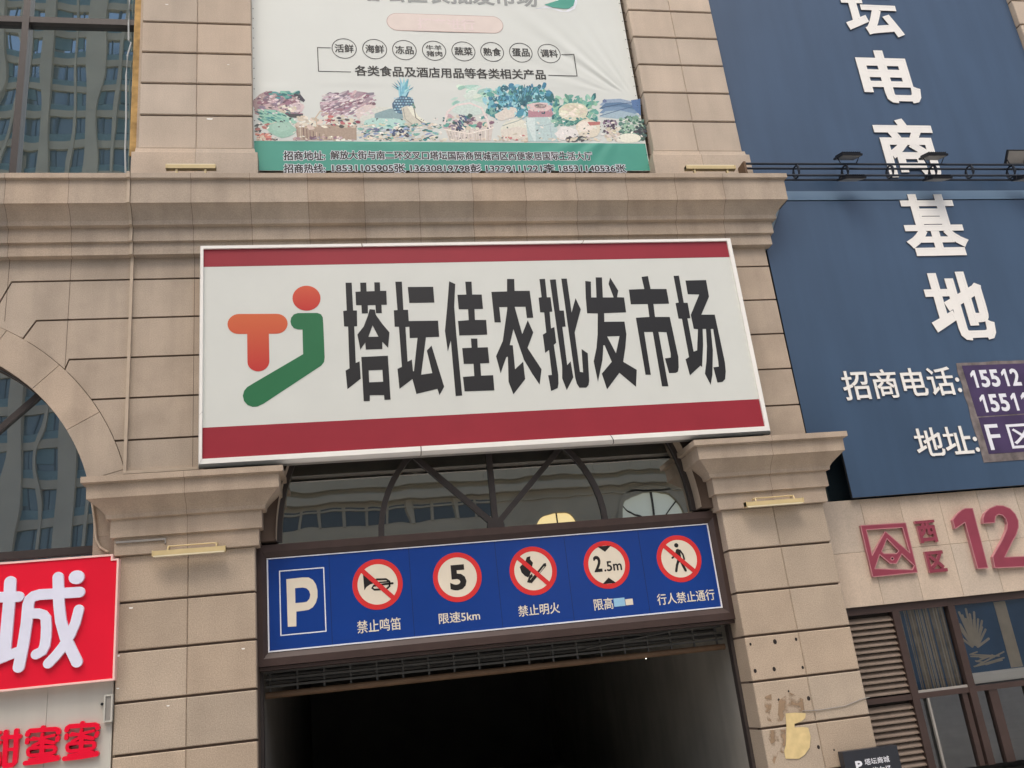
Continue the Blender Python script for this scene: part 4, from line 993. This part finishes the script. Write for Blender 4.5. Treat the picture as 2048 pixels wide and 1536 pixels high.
tpn = thing('torn_paper', 'yellowed torn scrap of paper with brown glue stains on the lower right pilaster', 'paper scrap', (5.5, -0.01, 0.8))
b = MB(); random.seed(5)
b.prism([[(5.693,1.214),(5.822,1.211),(5.98,1.187),(5.96,1.128),(5.893,1.093),(5.791,1.072),(5.781,1.028),(5.909,1.021),(5.974,1.003),(5.984,0.895),(5.94,0.761),(5.848,0.68),(5.757,0.641),(5.571,0.664),(5.57,0.758),(5.613,0.835),(5.669,1.052)]], -0.010, -0.007); b.build('scrap', M['yellow_paper'], tpn)
b = MB(); b.prism([[(5.354,1.04),(5.649,1.017),(5.589,0.746),(5.543,0.733),(5.497,0.766),(5.434,0.673),(5.4,0.613),(5.37,0.717),(5.417,0.839)]], -0.004, -0.002)
b.prism([[(5.633,1.385),(5.815,1.471),(5.988,1.366),(5.973,1.203),(5.694,1.221),(5.631,1.131),(5.52,1.115),(5.588,1.229)]], -0.0035, -0.002)
b.prism([[(5.442,1.453),(5.545,1.48),(5.527,1.349),(5.454,1.206),(5.48,1.129),(5.421,1.154),(5.41,1.305)]], -0.003, -0.002); b.build('glue_stain', M['glue'], tpn)
dk = thing('parking_sign', 'small charcoal parking sign with a white P, projecting at the foot of the louvre', 'sign', (6.7, -0.12, 0.1))
b = MB(); b.box(6.32, 7.12, -0.14, -0.02, -0.0+0.1, 0.665); b.box(6.4, 6.46, -0.02, 0.0, 0.3, 0.5); b.build('case', M['sign_black'], dk)
q = rect4([(6.472,0.534),(6.571,0.535),(6.565,0.416),(6.466,0.419)])
b = MB(); text_into(b, 'P', q[0], q[1], q[2], q[3], -0.142, 0, 0.04); b.build('letter', M['white_line'], dk)
q = rect4([(6.608,0.546),(6.97,0.547),(6.968,0.468),(6.603,0.47)])
b = MB(); text_into(b, '塔坛商城', q[0], q[1], q[2], q[3], -0.142, 0, 0.012); text_into(b, '停车场', q[0]+0.08, q[1], q[2]-0.155, q[2]-0.035, -0.142, 0, 0.012); b.build('caption', M['white_line'], dk)
b = MB(); bp = [(4.046,2.116)][0]; bm_ = bmesh.new(); bmesh.ops.create_icosphere(bm_, subdivisions=2, radius=0.008)
me = bpy.data.meshes.new('bulb'); bm_.to_mesh(me); bm_.free(); me.materials.append(M['lamp_dot'])
bo = bpy.data.objects.new('bulb', me); COL.objects.link(bo); bo.location = (bp[0], 0.55, bp[1]); tag(bo, 'tiny lit bulb in the dark entrance just under the blue parking board', 'light bulb')

# things behind the shop glass
cu = MB(); n = 60  # stripes painted in place of the streaky reflections on this pane
for i in range(n):
    xa, xb = 7.9+0.82*i/n, 7.9+0.82*(i+1)/n
    cu.face([(xa, 0.415+0.012*math.sin(i*1.1), 1.2), (xb, 0.415+0.012*math.sin((i+1)*1.1), 1.2), (xb, 0.415+0.012*math.sin((i+1)*1.1), 2.42), (xa, 0.415+0.012*math.sin(i*1.1), 2.42)], random.choice([0, 0, 1, 2, 2, 0]), random.uniform(0.7, 1.2))
tag(cu.build('curtain', [M['curtain'], M['poster_pale'], M['poster_blue']]), 'curtain with painted beige and blue reflection stripes behind the narrow pane beside the louvre', 'curtain')
wp = thing('window_poster', 'blue poster with a pale fan-shaped print behind the upper shop window pane', 'poster', (9.4, 0.6, 1.25))
b = MB(); b.box(8.80, 10.2, 0.40, 0.41, 1.27, 2.39); b.build('sheet', M['poster_blue'], wp)
b = MB(); random.seed(21)
for i in range(16):
    a = R(15+i*9); c = (9.05, 1.76); b.prism([stroke([(c[0]+0.05*math.cos(a), c[1]+0.05*math.sin(a)), (c[0]+0.34*math.cos(a)*0.8, c[1]+0.42*math.sin(a)+0.07*(i % 3))], 0.034)], 0.396-0.0003*i, 0.399)
for i in range(10): b.prism([stroke([(8.86+0.5*random.random(), 1.50+0.22*random.random()), (9.0+0.5*random.random(), 1.50+0.22*random.random())], 0.02)], 0.392-0.0003*i, 0.399)
b.box(8.80, 10.2, 0.390, 0.399, 1.27, 1.42, 1); b.box(9.55, 9.75, 0.3935, 0.399, 1.43, 2.38); b.build('print', [M['poster_pale'], M['white_frame']], wp)
b = MB(); b.box(9.78, 10.3, 0.42, 0.44, 0.2, 0.62); tag(b.build('green_screen', M['leafgreen']), 'mottled green board behind the lower right shop pane', 'board')

# ================================================================ white banner between the upper pilasters
bn = thing('banner', 'large white vinyl banner with a teal strip, printed produce and rows of black text', 'banner', (2.08, 0.36, 9.88))
YV = 0.36
BX0, BX1, BZ0, BZ1 = -1.14, 5.32, 9.885, 15.5
AX, AZ = 5.30, 11.25
def disp(x, z):
    dx, dz = AX-x, z-AZ; d = math.hypot(dx, dz); a = math.degrees(math.atan2(dz, dx))
    f = 0.0
    if d > 0.02:
        sect = math.exp(-((a-52)/26.0)**2); sect2 = math.exp(-((a+38)/18.0)**2)
        fall = min(d/0.5, 1.0)*math.exp(-(d/2.2)**2)
        f += 0.017*fall*(sect*(0.6*math.sin(math.radians(a)*26)+0.4*math.sin(math.radians(a)*41+1)) + 0.6*sect2*math.sin(math.radians(a)*30))
    f += 0.004*math.sin(x*1.9+z*0.6)
    if 10.40 < z < 11.55: f *= min(max((10.46-z)/0.06, 0.0)+max((z-11.45)/0.1, 0.0), 1.0)      # the printed band lies taut
    e = min(x-BX0, BX1-x, 0.15)/0.15
    return f*max(e, 0.0)+0.02
def drape(o):
    for v in o.data.vertices: v.co.y -= disp(v.co.x, v.co.z)
    o.data.update(); return o
def grid(x0, x1, z0, z1, y, nx, nz, inset=None):
    b = MB()
    for i in range(nx):
        for j in range(nz):
            xa, xb = x0+(x1-x0)*i/nx, x0+(x1-x0)*(i+1)/nx; za, zb = z0+(z1-z0)*j/nz, z0+(z1-z0)*(j+1)/nz
            b.face([(xa, y, za), (xb, y, za), (xb, y, zb), (xa, y, zb)])
    return b
drape(grid(BX0, BX1, BZ0, BZ1, YV, 260, 230).build('sheet', M['banner'], bn, smooth=True))
drape(grid(BX0+0.01, BX1-0.01, BZ0+0.005, 10.425, YV-0.001, 260, 30).build('strip', M['teal'], bn, smooth=True))
def taller(d, q):
    r_ = rect4(q); return (r_[0], r_[1], r_[2]-d, r_[3]+d)
def vtext(body, q, name='caption', m='print_black', off=0.012, outline=0.0, y=YV-0.0034):
    if outline:
        b = MB(); text_into(b, body, *q, y+0.0006, 0, outline, ref=off); drape(b.build(name+'_outline', M['white_line'], bn))
    b = MB(); text_into(b, body, *q, y, 0, off); return drape(b.build(name, M[m], bn))
vtext('招商地址:', taller(0.022, [(-0.687,10.217),(-0.045,10.227),(-0.05,10.097),(-0.689,10.088)]), off=0.03, outline=0.085)
vtext('解放大街与南二环交叉口塔坛国际商贸城西区西便家居国际生活大厅', taller(0.022, [(0.036,10.221),(4.327,10.236),(4.336,10.129),(0.031,10.091)]), off=0.03, outline=0.085)
vtext('招商热线:', taller(0.022, [(-0.686,9.981),(-0.054,9.99),(-0.059,9.869),(-0.689,9.861)]), off=0.03, outline=0.085)
vtext('18531105905张 13630819798彭 13229111221李 18531140536张', taller(0.022, [(0.051,9.983),(4.883,9.994),(4.887,9.887),(0.046,9.862)]), off=0.03, outline=0.085)
vtext('各类食品及酒店用品等各类相关产品', taller(0.03, [(0.497,11.867),(3.733,11.88),(3.725,11.735),(0.489,11.709)]), off=0.024)
rg = MB()
CC = [(0.34,12.238),(0.843,12.244),(1.339,12.243),(1.842,12.248),(2.344,12.25),(2.842,12.251),(3.345,12.25),(3.848,12.249)]
for cx, cz in CC: rg.prism([ell(cx, cz, 0.205, n=48), ell(cx, cz, 0.192, n=48)], YV-0.003, YV-0.003)
L1 = [(0.121,12.242),(-0.095,12.241),(-0.094,11.767),(0.43,11.773)]; L2 = [(4.066,12.238),(4.286,12.245),(4.292,11.786),(3.78,11.787)]
for L in (L1, L2):
    z0 = L[0][1]; z1 = L[2][1]; xv = (L[1][0]+L[2][0])/2
    sx = sorted((L[0][0], xv)); rg.box(sx[0], sx[1], YV-0.0031, YV-0.003, z0-0.007, z0+0.007)
    sx = sorted((L[3][0], xv)); rg.box(sx[0], sx[1], YV-0.0031, YV-0.003, z1-0.007, z1+0.007)
    rg.box(xv-0.007, xv+0.007, YV-0.0035, YV-0.0032, z1-0.007, z0+0.007)
drape(rg.build('line_frame', M['print_black'], bn))
for (cx, cz), t_ in zip(CC, ('活鲜', '海鲜', '冻品', None, '蔬菜', '熟食', '蛋品', '调料')):
    if t_: vtext(t_, (cx-0.155, cx+0.155, cz-0.085, cz+0.085), off=0.024)
    else:
        vtext('牛羊', (cx-0.135, cx+0.135, cz+0.005, cz+0.115), off=0.02); vtext('猪肉', (cx-0.135, cx+0.135, cz-0.12, cz-0.008), off=0.02)
P_ = [(1.261,12.821),(2.91,12.835),(2.088,13.03),(2.058,12.662)]
hz = (P_[2][1]-P_[3][1])/2; zc = (P_[0][1]+P_[1][1])/2
b = MB(); b.prism([stroke([(P_[0][0], zc), (P_[1][0], zc)], 2*hz, 20)], YV-0.0022, YV-0.0022); drape(b.build('capsule_edge', M['pill_edge'], bn))
b = MB(); b.prism([stroke([(P_[0][0], zc), (P_[1][0], zc)], 2*hz-0.016, 20)], YV-0.0027, YV-0.0027); drape(b.build('capsule', M['pill'], bn))
vtext('招商进行', rect4([(1.606,12.916),(2.607,12.94),(2.585,12.708),(1.59,12.684)]), 'caption', 'pill_text', 0.03, y=YV-0.007)
q = [(0.626,13.258),(3.772,13.404)]
vtext('塔坛佳农批发市场', (q[0][0], q[1][0], q[0][1]-0.01, q[0][1]+0.36), 'caption', 'print_grey', 0.03)
b = MB(); b.prism([[(3.7,13.213),(4.0,13.22),(4.169,13.167),(4.321,13.173),(4.444,13.246),(4.503,13.37),(4.536,13.649),(4.432,13.83),(4.151,13.63),(4.121,13.383),(3.853,13.25)]], YV-0.0022, YV-0.0022); drape(b.build('leaf_edge', M['white_line'], bn))
b = MB(); b.prism([[(3.89,13.306),(4.029,13.252),(4.227,13.23),(4.329,13.24),(4.427,13.312),(4.468,13.43),(4.484,13.646),(4.396,13.75),(4.204,13.602),(4.162,13.416)]], YV-0.007, YV-0.007); drape(b.build('leaf', M['teal'], bn))

# printed produce along the foot of the banner
M['produce'] = mat('faded_produce_print', (1, 1, 1, 1), 0.5, 0.10, 30, tint=True)
ZC = [(-1.181,11.701),(5.641,11.879),(5.402,10.421),(-1.194,10.371)]
def zp(px, py):
    u, v = px/2048.0, (py-380)/360.0
    f = lambda k: (ZC[0][k]*(1-u)+ZC[1][k]*u)*(1-v)+(ZC[3][k]*(1-u)+ZC[2][k]*u)*v
    return (f(0), f(1))
random.seed(42)
fd = MB(); laid = []
def yl(P):
    """each printed shape lies just over the shapes it overlaps"""
    a0, a1 = min(p[0] for p in P), max(p[0] for p in P); c0, c1 = min(p[1] for p in P), max(p[1] for p in P)
    n = 1+max([q[4] for q in laid if q[0] < a1 and q[1] > a0 and q[2] < c1 and q[3] > c0], default=0)
    laid.append((a0, a1, c0, c1, n)); return YV-0.0014-0.00004*n
def col(c, j=10):
    k = random.uniform(-j, j)
    return tuple(lin(*[max(0, min(255, (ch*0.96+b_*0.04)+k+random.uniform(-4, 4))) for ch, b_ in zip(c, (226, 224, 214))])[:3])
def blob(cx, cy, rx, ry, c, rot=0.0, n=12, jag=0.14, j=10):
    P = []
    for i in range(n):
        a = 2*math.pi*i/n; r_ = 1+random.uniform(-jag, jag); x, y = rx*r_*math.cos(a), ry*r_*math.sin(a)
        P.append(zp(cx+x*math.cos(rot)-y*math.sin(rot), cy+x*math.sin(rot)+y*math.cos(rot)))
    P = [(x, max(z, 10.428)) for x, z in P]
    y_ = yl(P); fd.prism([P[::-1]], y_, y_, 0, col(c, j))
def poly(pts, c, j=4):
    P = [(x, max(z, 10.428)) for x, z in [zp(*p) for p in pts]]; y_ = yl(P); fd.prism([P], y_, y_, 0, col(c, j))
def line(pts, w_, c, j=8):
    P = stroke([zp(*p) for p in pts], w_*0.00305, 4); y_ = yl(P); fd.prism([P], y_, y_, 0, col(c, j))
def dabs(n, x0, x1, y0, y1, cs, smin, smax, asp=0.5, rot=(-0.5, 0.5)):
    for _ in range(int(n*2.6)):
        s_ = random.uniform(smin, smax)*0.62; blob(random.uniform(x0, x1), random.uniform(y0, y1), s_, s_*asp*random.uniform(.6, 1.3), random.choice(cs), random.uniform(*rot), 8, 0.2)
PUR = [(150,112,128), (176,140,152), (122,92,108), (196,170,176), (138,124,140)]
TEA = [(96,164,152), (66,140,140), (130,186,170), (42,104,108)]
CRM = [(226,216,196), (214,202,184), (232,226,212), (200,190,170)]
DRK = [(62,66,72), (84,80,84), (70,96,92)]
BLU = [(84,156,180), (112,178,196), (54,120,152), (150,204,214)]
# far left meats, greens, melon
blob(120, 540, 120, 70, (176,150,156), 0.05, 16); dabs(26, 40, 240, 480, 590, PUR, 14, 38, .5); dabs(8, 100, 230, 478, 510, TEA, 16, 34, .4)
poly([(205,485),(240,492),(262,520),(255,530),(215,510)], (58,60,68)); blob(222, 555, 34, 26, (214,196,196)); blob(222, 555, 20, 15, (190,172,176)); dabs(5, 140, 215, 545, 585, CRM, 14, 26, .5)
poly([(35,565),(120,570),(190,600),(230,640),(60,640)], (150,196,178)); dabs(12, 40, 190, 575, 625, TEA, 14, 34, .25, (0.2, 0.5)); poly([(165,590),(252,590),(250,612),(190,608)], (70,70,76))
dabs(16, 25, 120, 640, 722, [(120,112,110), (186,120,112), (206,190,176), (92,100,98)], 10, 26, .5); blob(150, 668, 66, 40, (152,196,178)); blob(145, 658, 44, 22, (176,212,196)); dabs(10, 30, 100, 690, 725, [(214,140,126), (226,206,190)], 10, 18, .6)
# basket, mushrooms, second meats
blob(470, 540, 130, 58, (168,148,160), -0.15, 16); dabs(40, 345, 595, 482, 600, PUR+[(206,188,196)], 14, 42, .38, (-0.7, 0.1)); dabs(6, 350, 470, 482, 520, [(190,176,184), (120,112,122)], 20, 44, .3)
line([(360,560),(470,545),(560,500)], 5, (120,90,104)); line([(400,590),(520,560),(590,520)], 4, (190,150,160))
poly([(215,650),(510,640),(512,722),(225,722)], (176,154,136))
for i in range(19): line([(222+i*15.5, 655), (226+i*15.3, 718)], 4.5, random.choice([(120,100,92), (206,190,170), (150,122,112)]))
line([(215,652),(360,668),(510,648)], 8, (196,176,152)); dabs(16, 225, 500, 600, 660, CRM, 14, 34, .6); dabs(10, 360, 520, 600, 655, DRK+[(190,110,112), (150,80,92)], 10, 24, .5)
line([(320,655),(312,610),(335,575),(372,590)], 6, (210,190,160)); dabs(14, 210, 510, 705, 726, CRM+PUR, 10, 22, .5)
# pale peaches, pineapple, bananas
blob(570, 590, 60, 44, (226,212,200)); blob(620, 600, 90, 46, (206,214,204), -0.2); blob(680, 600, 80, 40, (140,168,172), -0.15); blob(650, 640, 110, 30, (176,206,200))
for i in range(15):
    a = R(-150+i*8.6); l_ = random.uniform(70, 125); c0 = (742+random.uniform(-12, 12), 505)
    e_ = (c0[0]+l_*math.cos(a)*0.62, c0[1]+l_*math.sin(a)); m_ = (c0[0]+l_*.5*math.cos(a)*0.35, c0[1]+l_*.55*math.sin(a))
    poly([(c0[0]-10, c0[1]), (m_[0]-8, m_[1]), e_, (m_[0]+8, m_[1]), (c0[0]+10, c0[1])][::-1], random.choice(BLU), 14)
blob(742, 545, 56, 46, (76,112,132), -0.2, 16, .05)
for i in range(7):
    for j_ in range(6): blob(700+i*14+(j_ % 2)*7, 510+j_*14, 5.5, 4.2, random.choice([(150,190,206), (180,210,220), (110,160,184)]), 0, 7, .2)
for dx, c in ((0, (222,216,198)), (16, (232,228,214)), (-10, (206,202,188))):
    poly([(742+dx,560),(768+dx,548),(800+dx,600),(880+dx*.4,650),(800+dx*.5,655),(755+dx,620)][::-1], c)
line([(795,560),(805,610),(850,645)], 5, (120,116,108)); line([(742,565),(752,615),(795,650)], 4, (160,156,146)); line([(790,540),(800,558)], 10, (110,150,130))
dabs(60, 525, 930, 640, 722, CRM+TEA+[(140,160,190), (110,120,150), (196,206,210)], 8, 34, .35, (-0.4, 0.3)); dabs(14, 660, 780, 660, 710, [(70,86,120), (150,172,200), (60,64,70)], 8, 16, .6); dabs(14, 540, 930, 700, 726, DRK+TEA+CRM, 8, 20, .5)
# napa cabbage, basket with a hoop, teal leaves
for i in range(26): blob(random.uniform(990, 1170), random.uniform(440, 540), random.uniform(20, 46), random.uniform(6, 14), random.choice([(196,220,206), (170,208,192), (214,228,216), (150,196,182)]), random.uniform(-0.4, 0.1), 9, .2)
blob(1080, 560, 90, 46, (200,220,206)); dabs(70, 1150, 1520, 470, 600, TEA+BLU, 14, 42, .6, (-1.5, 1.5)); dabs(40, 1230, 1470, 445, 540, BLU+[(50,104,120), (64,140,150)], 12, 30, .7, (-1.5, 1.5)); dabs(16, 1200, 1480, 470, 600, [(44,92,104), (54,112,116)], 8, 18, .5, (-1.5, 1.5))
for i in range(9): line([(1300+i*16, 440+abs(i-4)*6), (1320+i*10, 500), (1345+i*3, 545)], 4, (48,100,112))
blob(1310, 580, 56, 26, (70,142,164)); blob(1300, 572, 30, 10, (140,196,208))
poly([(945,640),(1205,620),(1190,725),(975,725)], (214,206,192)); dabs(26, 950, 1195, 600, 670, PUR+TEA+CRM+DRK, 12, 28, .6); dabs(10, 1010, 1060, 600, 670, [(60,72,100), (84,100,130)], 10, 20, .4, (0.6, 1.1))
for i in range(16): line([(965+i*14, 672), (980+i*13, 722)], 3.5, random.choice([(190,180,164), (232,226,214), (170,160,146)]))
line([(950,640),(965,580),(1010,545),(1080,535),(1140,560),(1170,620),(1180,660)], 12, (222,216,204)); line([(950,668),(1075,690),(1200,660)], 9, (230,224,212))
# dumplings, sack with pink top
blob(1270, 590, 62, 28, (226,222,210), -0.3); blob(1310, 665, 80, 46, (228,224,212), -0.3); blob(1330, 690, 90, 32, (220,214,204)); line([(1250,650),(1330,625),(1380,600)], 4, (150,160,158)); dabs(8, 1220, 1360, 690, 725, CRM+[(190,120,116)], 10, 20, .5)
poly([(1370,605),(1530,605),(1548,730),(1385,730)], (192,208,212)); poly([(1375,610),(1420,610),(1425,728),(1390,728)], (216,224,224)); line([(1372,640),(1460,650),(1540,635)], 4, (150,172,180)); line([(1440,660),(1445,720)], 3, (164,184,192)); line([(1500,650),(1512,722)], 3, (164,184,192))
poly([(1382,560),(1505,560),(1520,605),(1385,608)], (184,140,152)); blob(1445, 555, 72, 24, (222,196,200)); blob(1448, 550, 34, 11, (150,130,128)); dabs(8, 1425, 1470, 545, 556, [(120,110,108), (176,160,150)], 5, 9, .6)
# white cabbage in teal leaves, chicken, fish, grapes, greens
dabs(60, 1520, 1750, 500, 640, TEA+[(96,156,140), (150,196,170)], 14, 34, .55, (-1.5, 1.5)); blob(1625, 580, 82, 48, (228,222,200), 0, 18, .06); dabs(12, 1560, 1690, 550, 610, [(236,230,212), (214,206,184)], 20, 40, .3); dabs(14, 1530, 1740, 612, 650, [(72,130,124), (110,164,152)], 12, 24, .5)
blob(1705, 665, 66, 48, (226,216,204), 0, 16, .08); blob(1690, 655, 44, 26, (236,228,216)); poly([(1700,632),(1770,630),(1770,645),(1715,650)], (184,120,112)); blob(1590, 690, 60, 36, (230,226,216)); dabs(10, 1590, 1700, 705, 726, DRK, 12, 30, .4)
for k, (yy, c) in enumerate(((530, (150,170,192)), (548, (96,124,158)), (570, (120,150,180)), (590, (168,196,204)))):
    poly([(1765,yy+16),(1800,yy-14),(1880,yy-18),(1975,yy+2),(1990,yy+14),(1960,yy+20),(1880,yy+26)][::-1], c, 8)
line([(1770,560),(1880,540),(1985,528)], 4, (70,92,124)); line([(1770,600),(1880,570),(1985,545)], 4, (80,104,136)); blob(1795, 524, 12, 9, (90,110,140)); poly([(1940,520),(1992,512),(1995,600),(1950,560)], (86,118,160))
dabs(24, 1790, 1860, 622, 690, [(92,76,92), (64,54,70), (140,120,140)], 8, 14, .9); dabs(10, 1800, 1890, 660, 720, CRM, 14, 26, .6); dabs(50, 1880, 2015, 600, 720, [(120,160,140), (84,124,112), (60,92,88), (156,190,166)], 10, 24, .6, (-1, 1)); dabs(12, 1960, 2025, 650, 725, DRK, 12, 22, .6)
blob(1930, 712, 66, 24, (234,228,214), 0, 14, .05); dabs(30, 560, 1880, 712, 728, CRM, 10, 24, .4)
dabs(45, 30, 2000, 600, 724, [(236,232,222), (228,224,214), (240,238,230)], 5, 18, .5, (-.8, .8)); dabs(34, 30, 2000, 610, 724, DRK+[(52,70,80)], 4, 11, .5, (-.8, .8)); dabs(40, 350, 600, 490, 600, [(216,204,208), (232,224,222)], 6, 20, .3, (-.7, .1)); dabs(26, 40, 240, 490, 590, [(220,206,206), (88,72,84)], 5, 16, .5); dabs(30, 1160, 1500, 455, 590, [(170,214,216), (36,84,100)], 5, 14, .5, (-1.5, 1.5))
drape(fd.build('produce_print', M['produce'], bn))
lc = MB()
for i in range(28):
    z = 10.0+i*0.2
    for xs_ in ((BX0+0.03, BX0-0.06), (BX1-0.03, BX1+0.08)):
        lc.tube([(xs_[0], YV-0.022, z), (xs_[1], YV+0.02, z+0.03)], 0.006, 0, 5)
lc.build('lacing', M['black_metal'], bn)

# ================================================================ across the street (seen mirrored in the windows)
def tower(label, x0, x1, yf, h, floor, bay, name='tower_block'):
    t = thing(name, label, 'tower', ((x0+x1)/2, yf, 0))
    wl, gl, sp = MB(), MB(), MB()
    wl.box(x0, x1, yf-16, yf-0.25, 0, h)
    gl.face([(x0, yf-0.2, 5), (x1, yf-0.2, 5), (x1, yf-0.2, h-1), (x0, yf-0.2, h-1)])
    nb = int((x1-x0)/bay); nf = int((h-6)/floor)
    for i in range(nb+1):
        x = x0+i*bay; wl.box(x-0.62, x+0.62, yf-0.24, yf+0.35, 0, h)
        if i < nb:
            wl.box(x+bay/2-0.14, x+bay/2+0.14, yf-0.24, yf+0.15, 5, h)
    for k in range(nf+1):
        z = 5+k*floor
        for i in range(nb):
            a = x0+i*bay+0.621; c = x0+i*bay+bay/2
            for xa, xb in ((a, c-0.141), (c+0.141, x0+(i+1)*bay-0.621)):
                wl.box(xa, xb, yf-0.24, yf, z-0.34, z+0.34)
                sp.box(xa, xb, yf-0.19, yf-0.1, z+0.341, z+1.0, 0)
                s_ = random.choice([0.35, 0.5, 0.65]); xm = xa+(xb-xa)*s_
                sp.box(xm-0.05, xm+0.05, yf-0.19, yf-0.12, z+1.0, z+floor-0.341, 1)
                if random.random() < 0.35: sp.box(xa, xm-0.05, yf-0.195, yf-0.15, z+1.0+random.random()*0.5, z+floor-0.35, 0)
    wl.box(x0-0.7, x1+0.7, yf-16.3, yf+0.5, h, h+1.5)
    wl.build('wall', M['tower'], t)
    o = gl.build('window_band', M['tower_glass'], t)
    sp.build('window_sash', [M['tower_spandrel'], M['tower_sash'], M['room']], t)
    return t
tower('tall grey tan residential tower across the street, far left', -43.0, -9.5, -55.0, 84.0, 2.9, 3.9)

op = thing('opposite_building', 'low beige building across the street with arched windows and a moulded cornice', 'building', (14, -36.0, 0))
ob, og, oi = MB(), MB(), MB()
YO = -36.0
arcs = [(-0.8+6.1*k+(0.4 if k == 2 else 0.0), 9.3 if k == 2 else 9.9) for k in range(0, 7)]
ob.box(-9, 40, YO-14, YO-0.3, 0, 18.2)
lits = {}
loops = [[(-9, 0), (40, 0), (40, 12.35), (-9, 12.35)]]
for k, (cx, z0) in enumerate(arcs):
    if cx > 8: loops.append(arch_hole(cx-0.1, z0, (1.75 if k == 2 else 2.0), 6.5)[::-1])
ob.prism(loops, YO, YO-0.001)
for k, (cx, z0) in enumerate(arcs):
    if cx <= 8: continue
    cx -= 0.1
    rk = 1.75 if k == 2 else 2.0; o_, i_ = arch_pts(cx, z0, rk+0.35, 0, math.pi, 20), arch_pts(cx, z0, rk, 0, math.pi, 20)
    for p, q, r_, s_ in zip(o_, o_[1:], i_[1:], i_): ob.face([(p[0], YO+0.12, p[1]), (q[0], YO+0.12, q[1]), (r_[0], YO+0.12, r_[1]), (s_[0], YO+0.12, s_[1])])
    L = arch_hole(cx, z0, (1.75 if k == 2 else 2.0), 6.5); 
    og.prism([L], YO-0.2, YO-0.2, 1 if k == 2 else (2 if k == 3 else 0))
    for ang in (40, 90, 140): ob.tube([(cx, YO-0.1, z0), (cx+rk*math.cos(R(ang)), YO-0.1, z0+rk*math.sin(R(ang)))], 0.05, 1)
for z0, z1, pz in ((12.35, 12.7, 0.5), (12.7, 12.85, 0.25), (11.9, 12.0, 0.12), (13.2, 13.35, 0.18), (17.8, 18.4, 0.6)): ob.box(-9, 40, YO-0.3, YO+pz, z0, z1)
for k in range(40):
    x = -8.6+k*1.2
    ob.box(x-0.17, x+0.17, YO-0.3, YO+0.05, 13.35, 17.8)
    og.face([(x+0.17, YO-0.2, 13.9), (x+1.03, YO-0.2, 13.9), (x+1.03, YO-0.2, 15.6), (x+0.17, YO-0.2, 15.6)], 2 if k in (15, 16) else 0)
    ob.box(x+0.171, x+1.029, YO-0.3, YO, 15.6, 17.79); ob.box(x+0.171, x+1.029, YO-0.3, YO, 13.351, 13.9)
for k in range(14):
    x = -8.6+k*1.2
    if x > 7: continue
    ob.box(x+0.06, x+0.22, YO, YO+0.1, 11.1, 12.3)
    og.face([(x+0.25, YO+0.02, 11.15), (x+1.2, YO+0.02, 11.15), (x+1.2, YO+0.02, 12.1), (x+0.25, YO+0.02, 12.1)], 0)
ob.build('wall', [M['opposite'], M['dark_frame']], op)
og.build('window', [M['far_glass'], M['warm_lit'], M['cool_lit']], op)
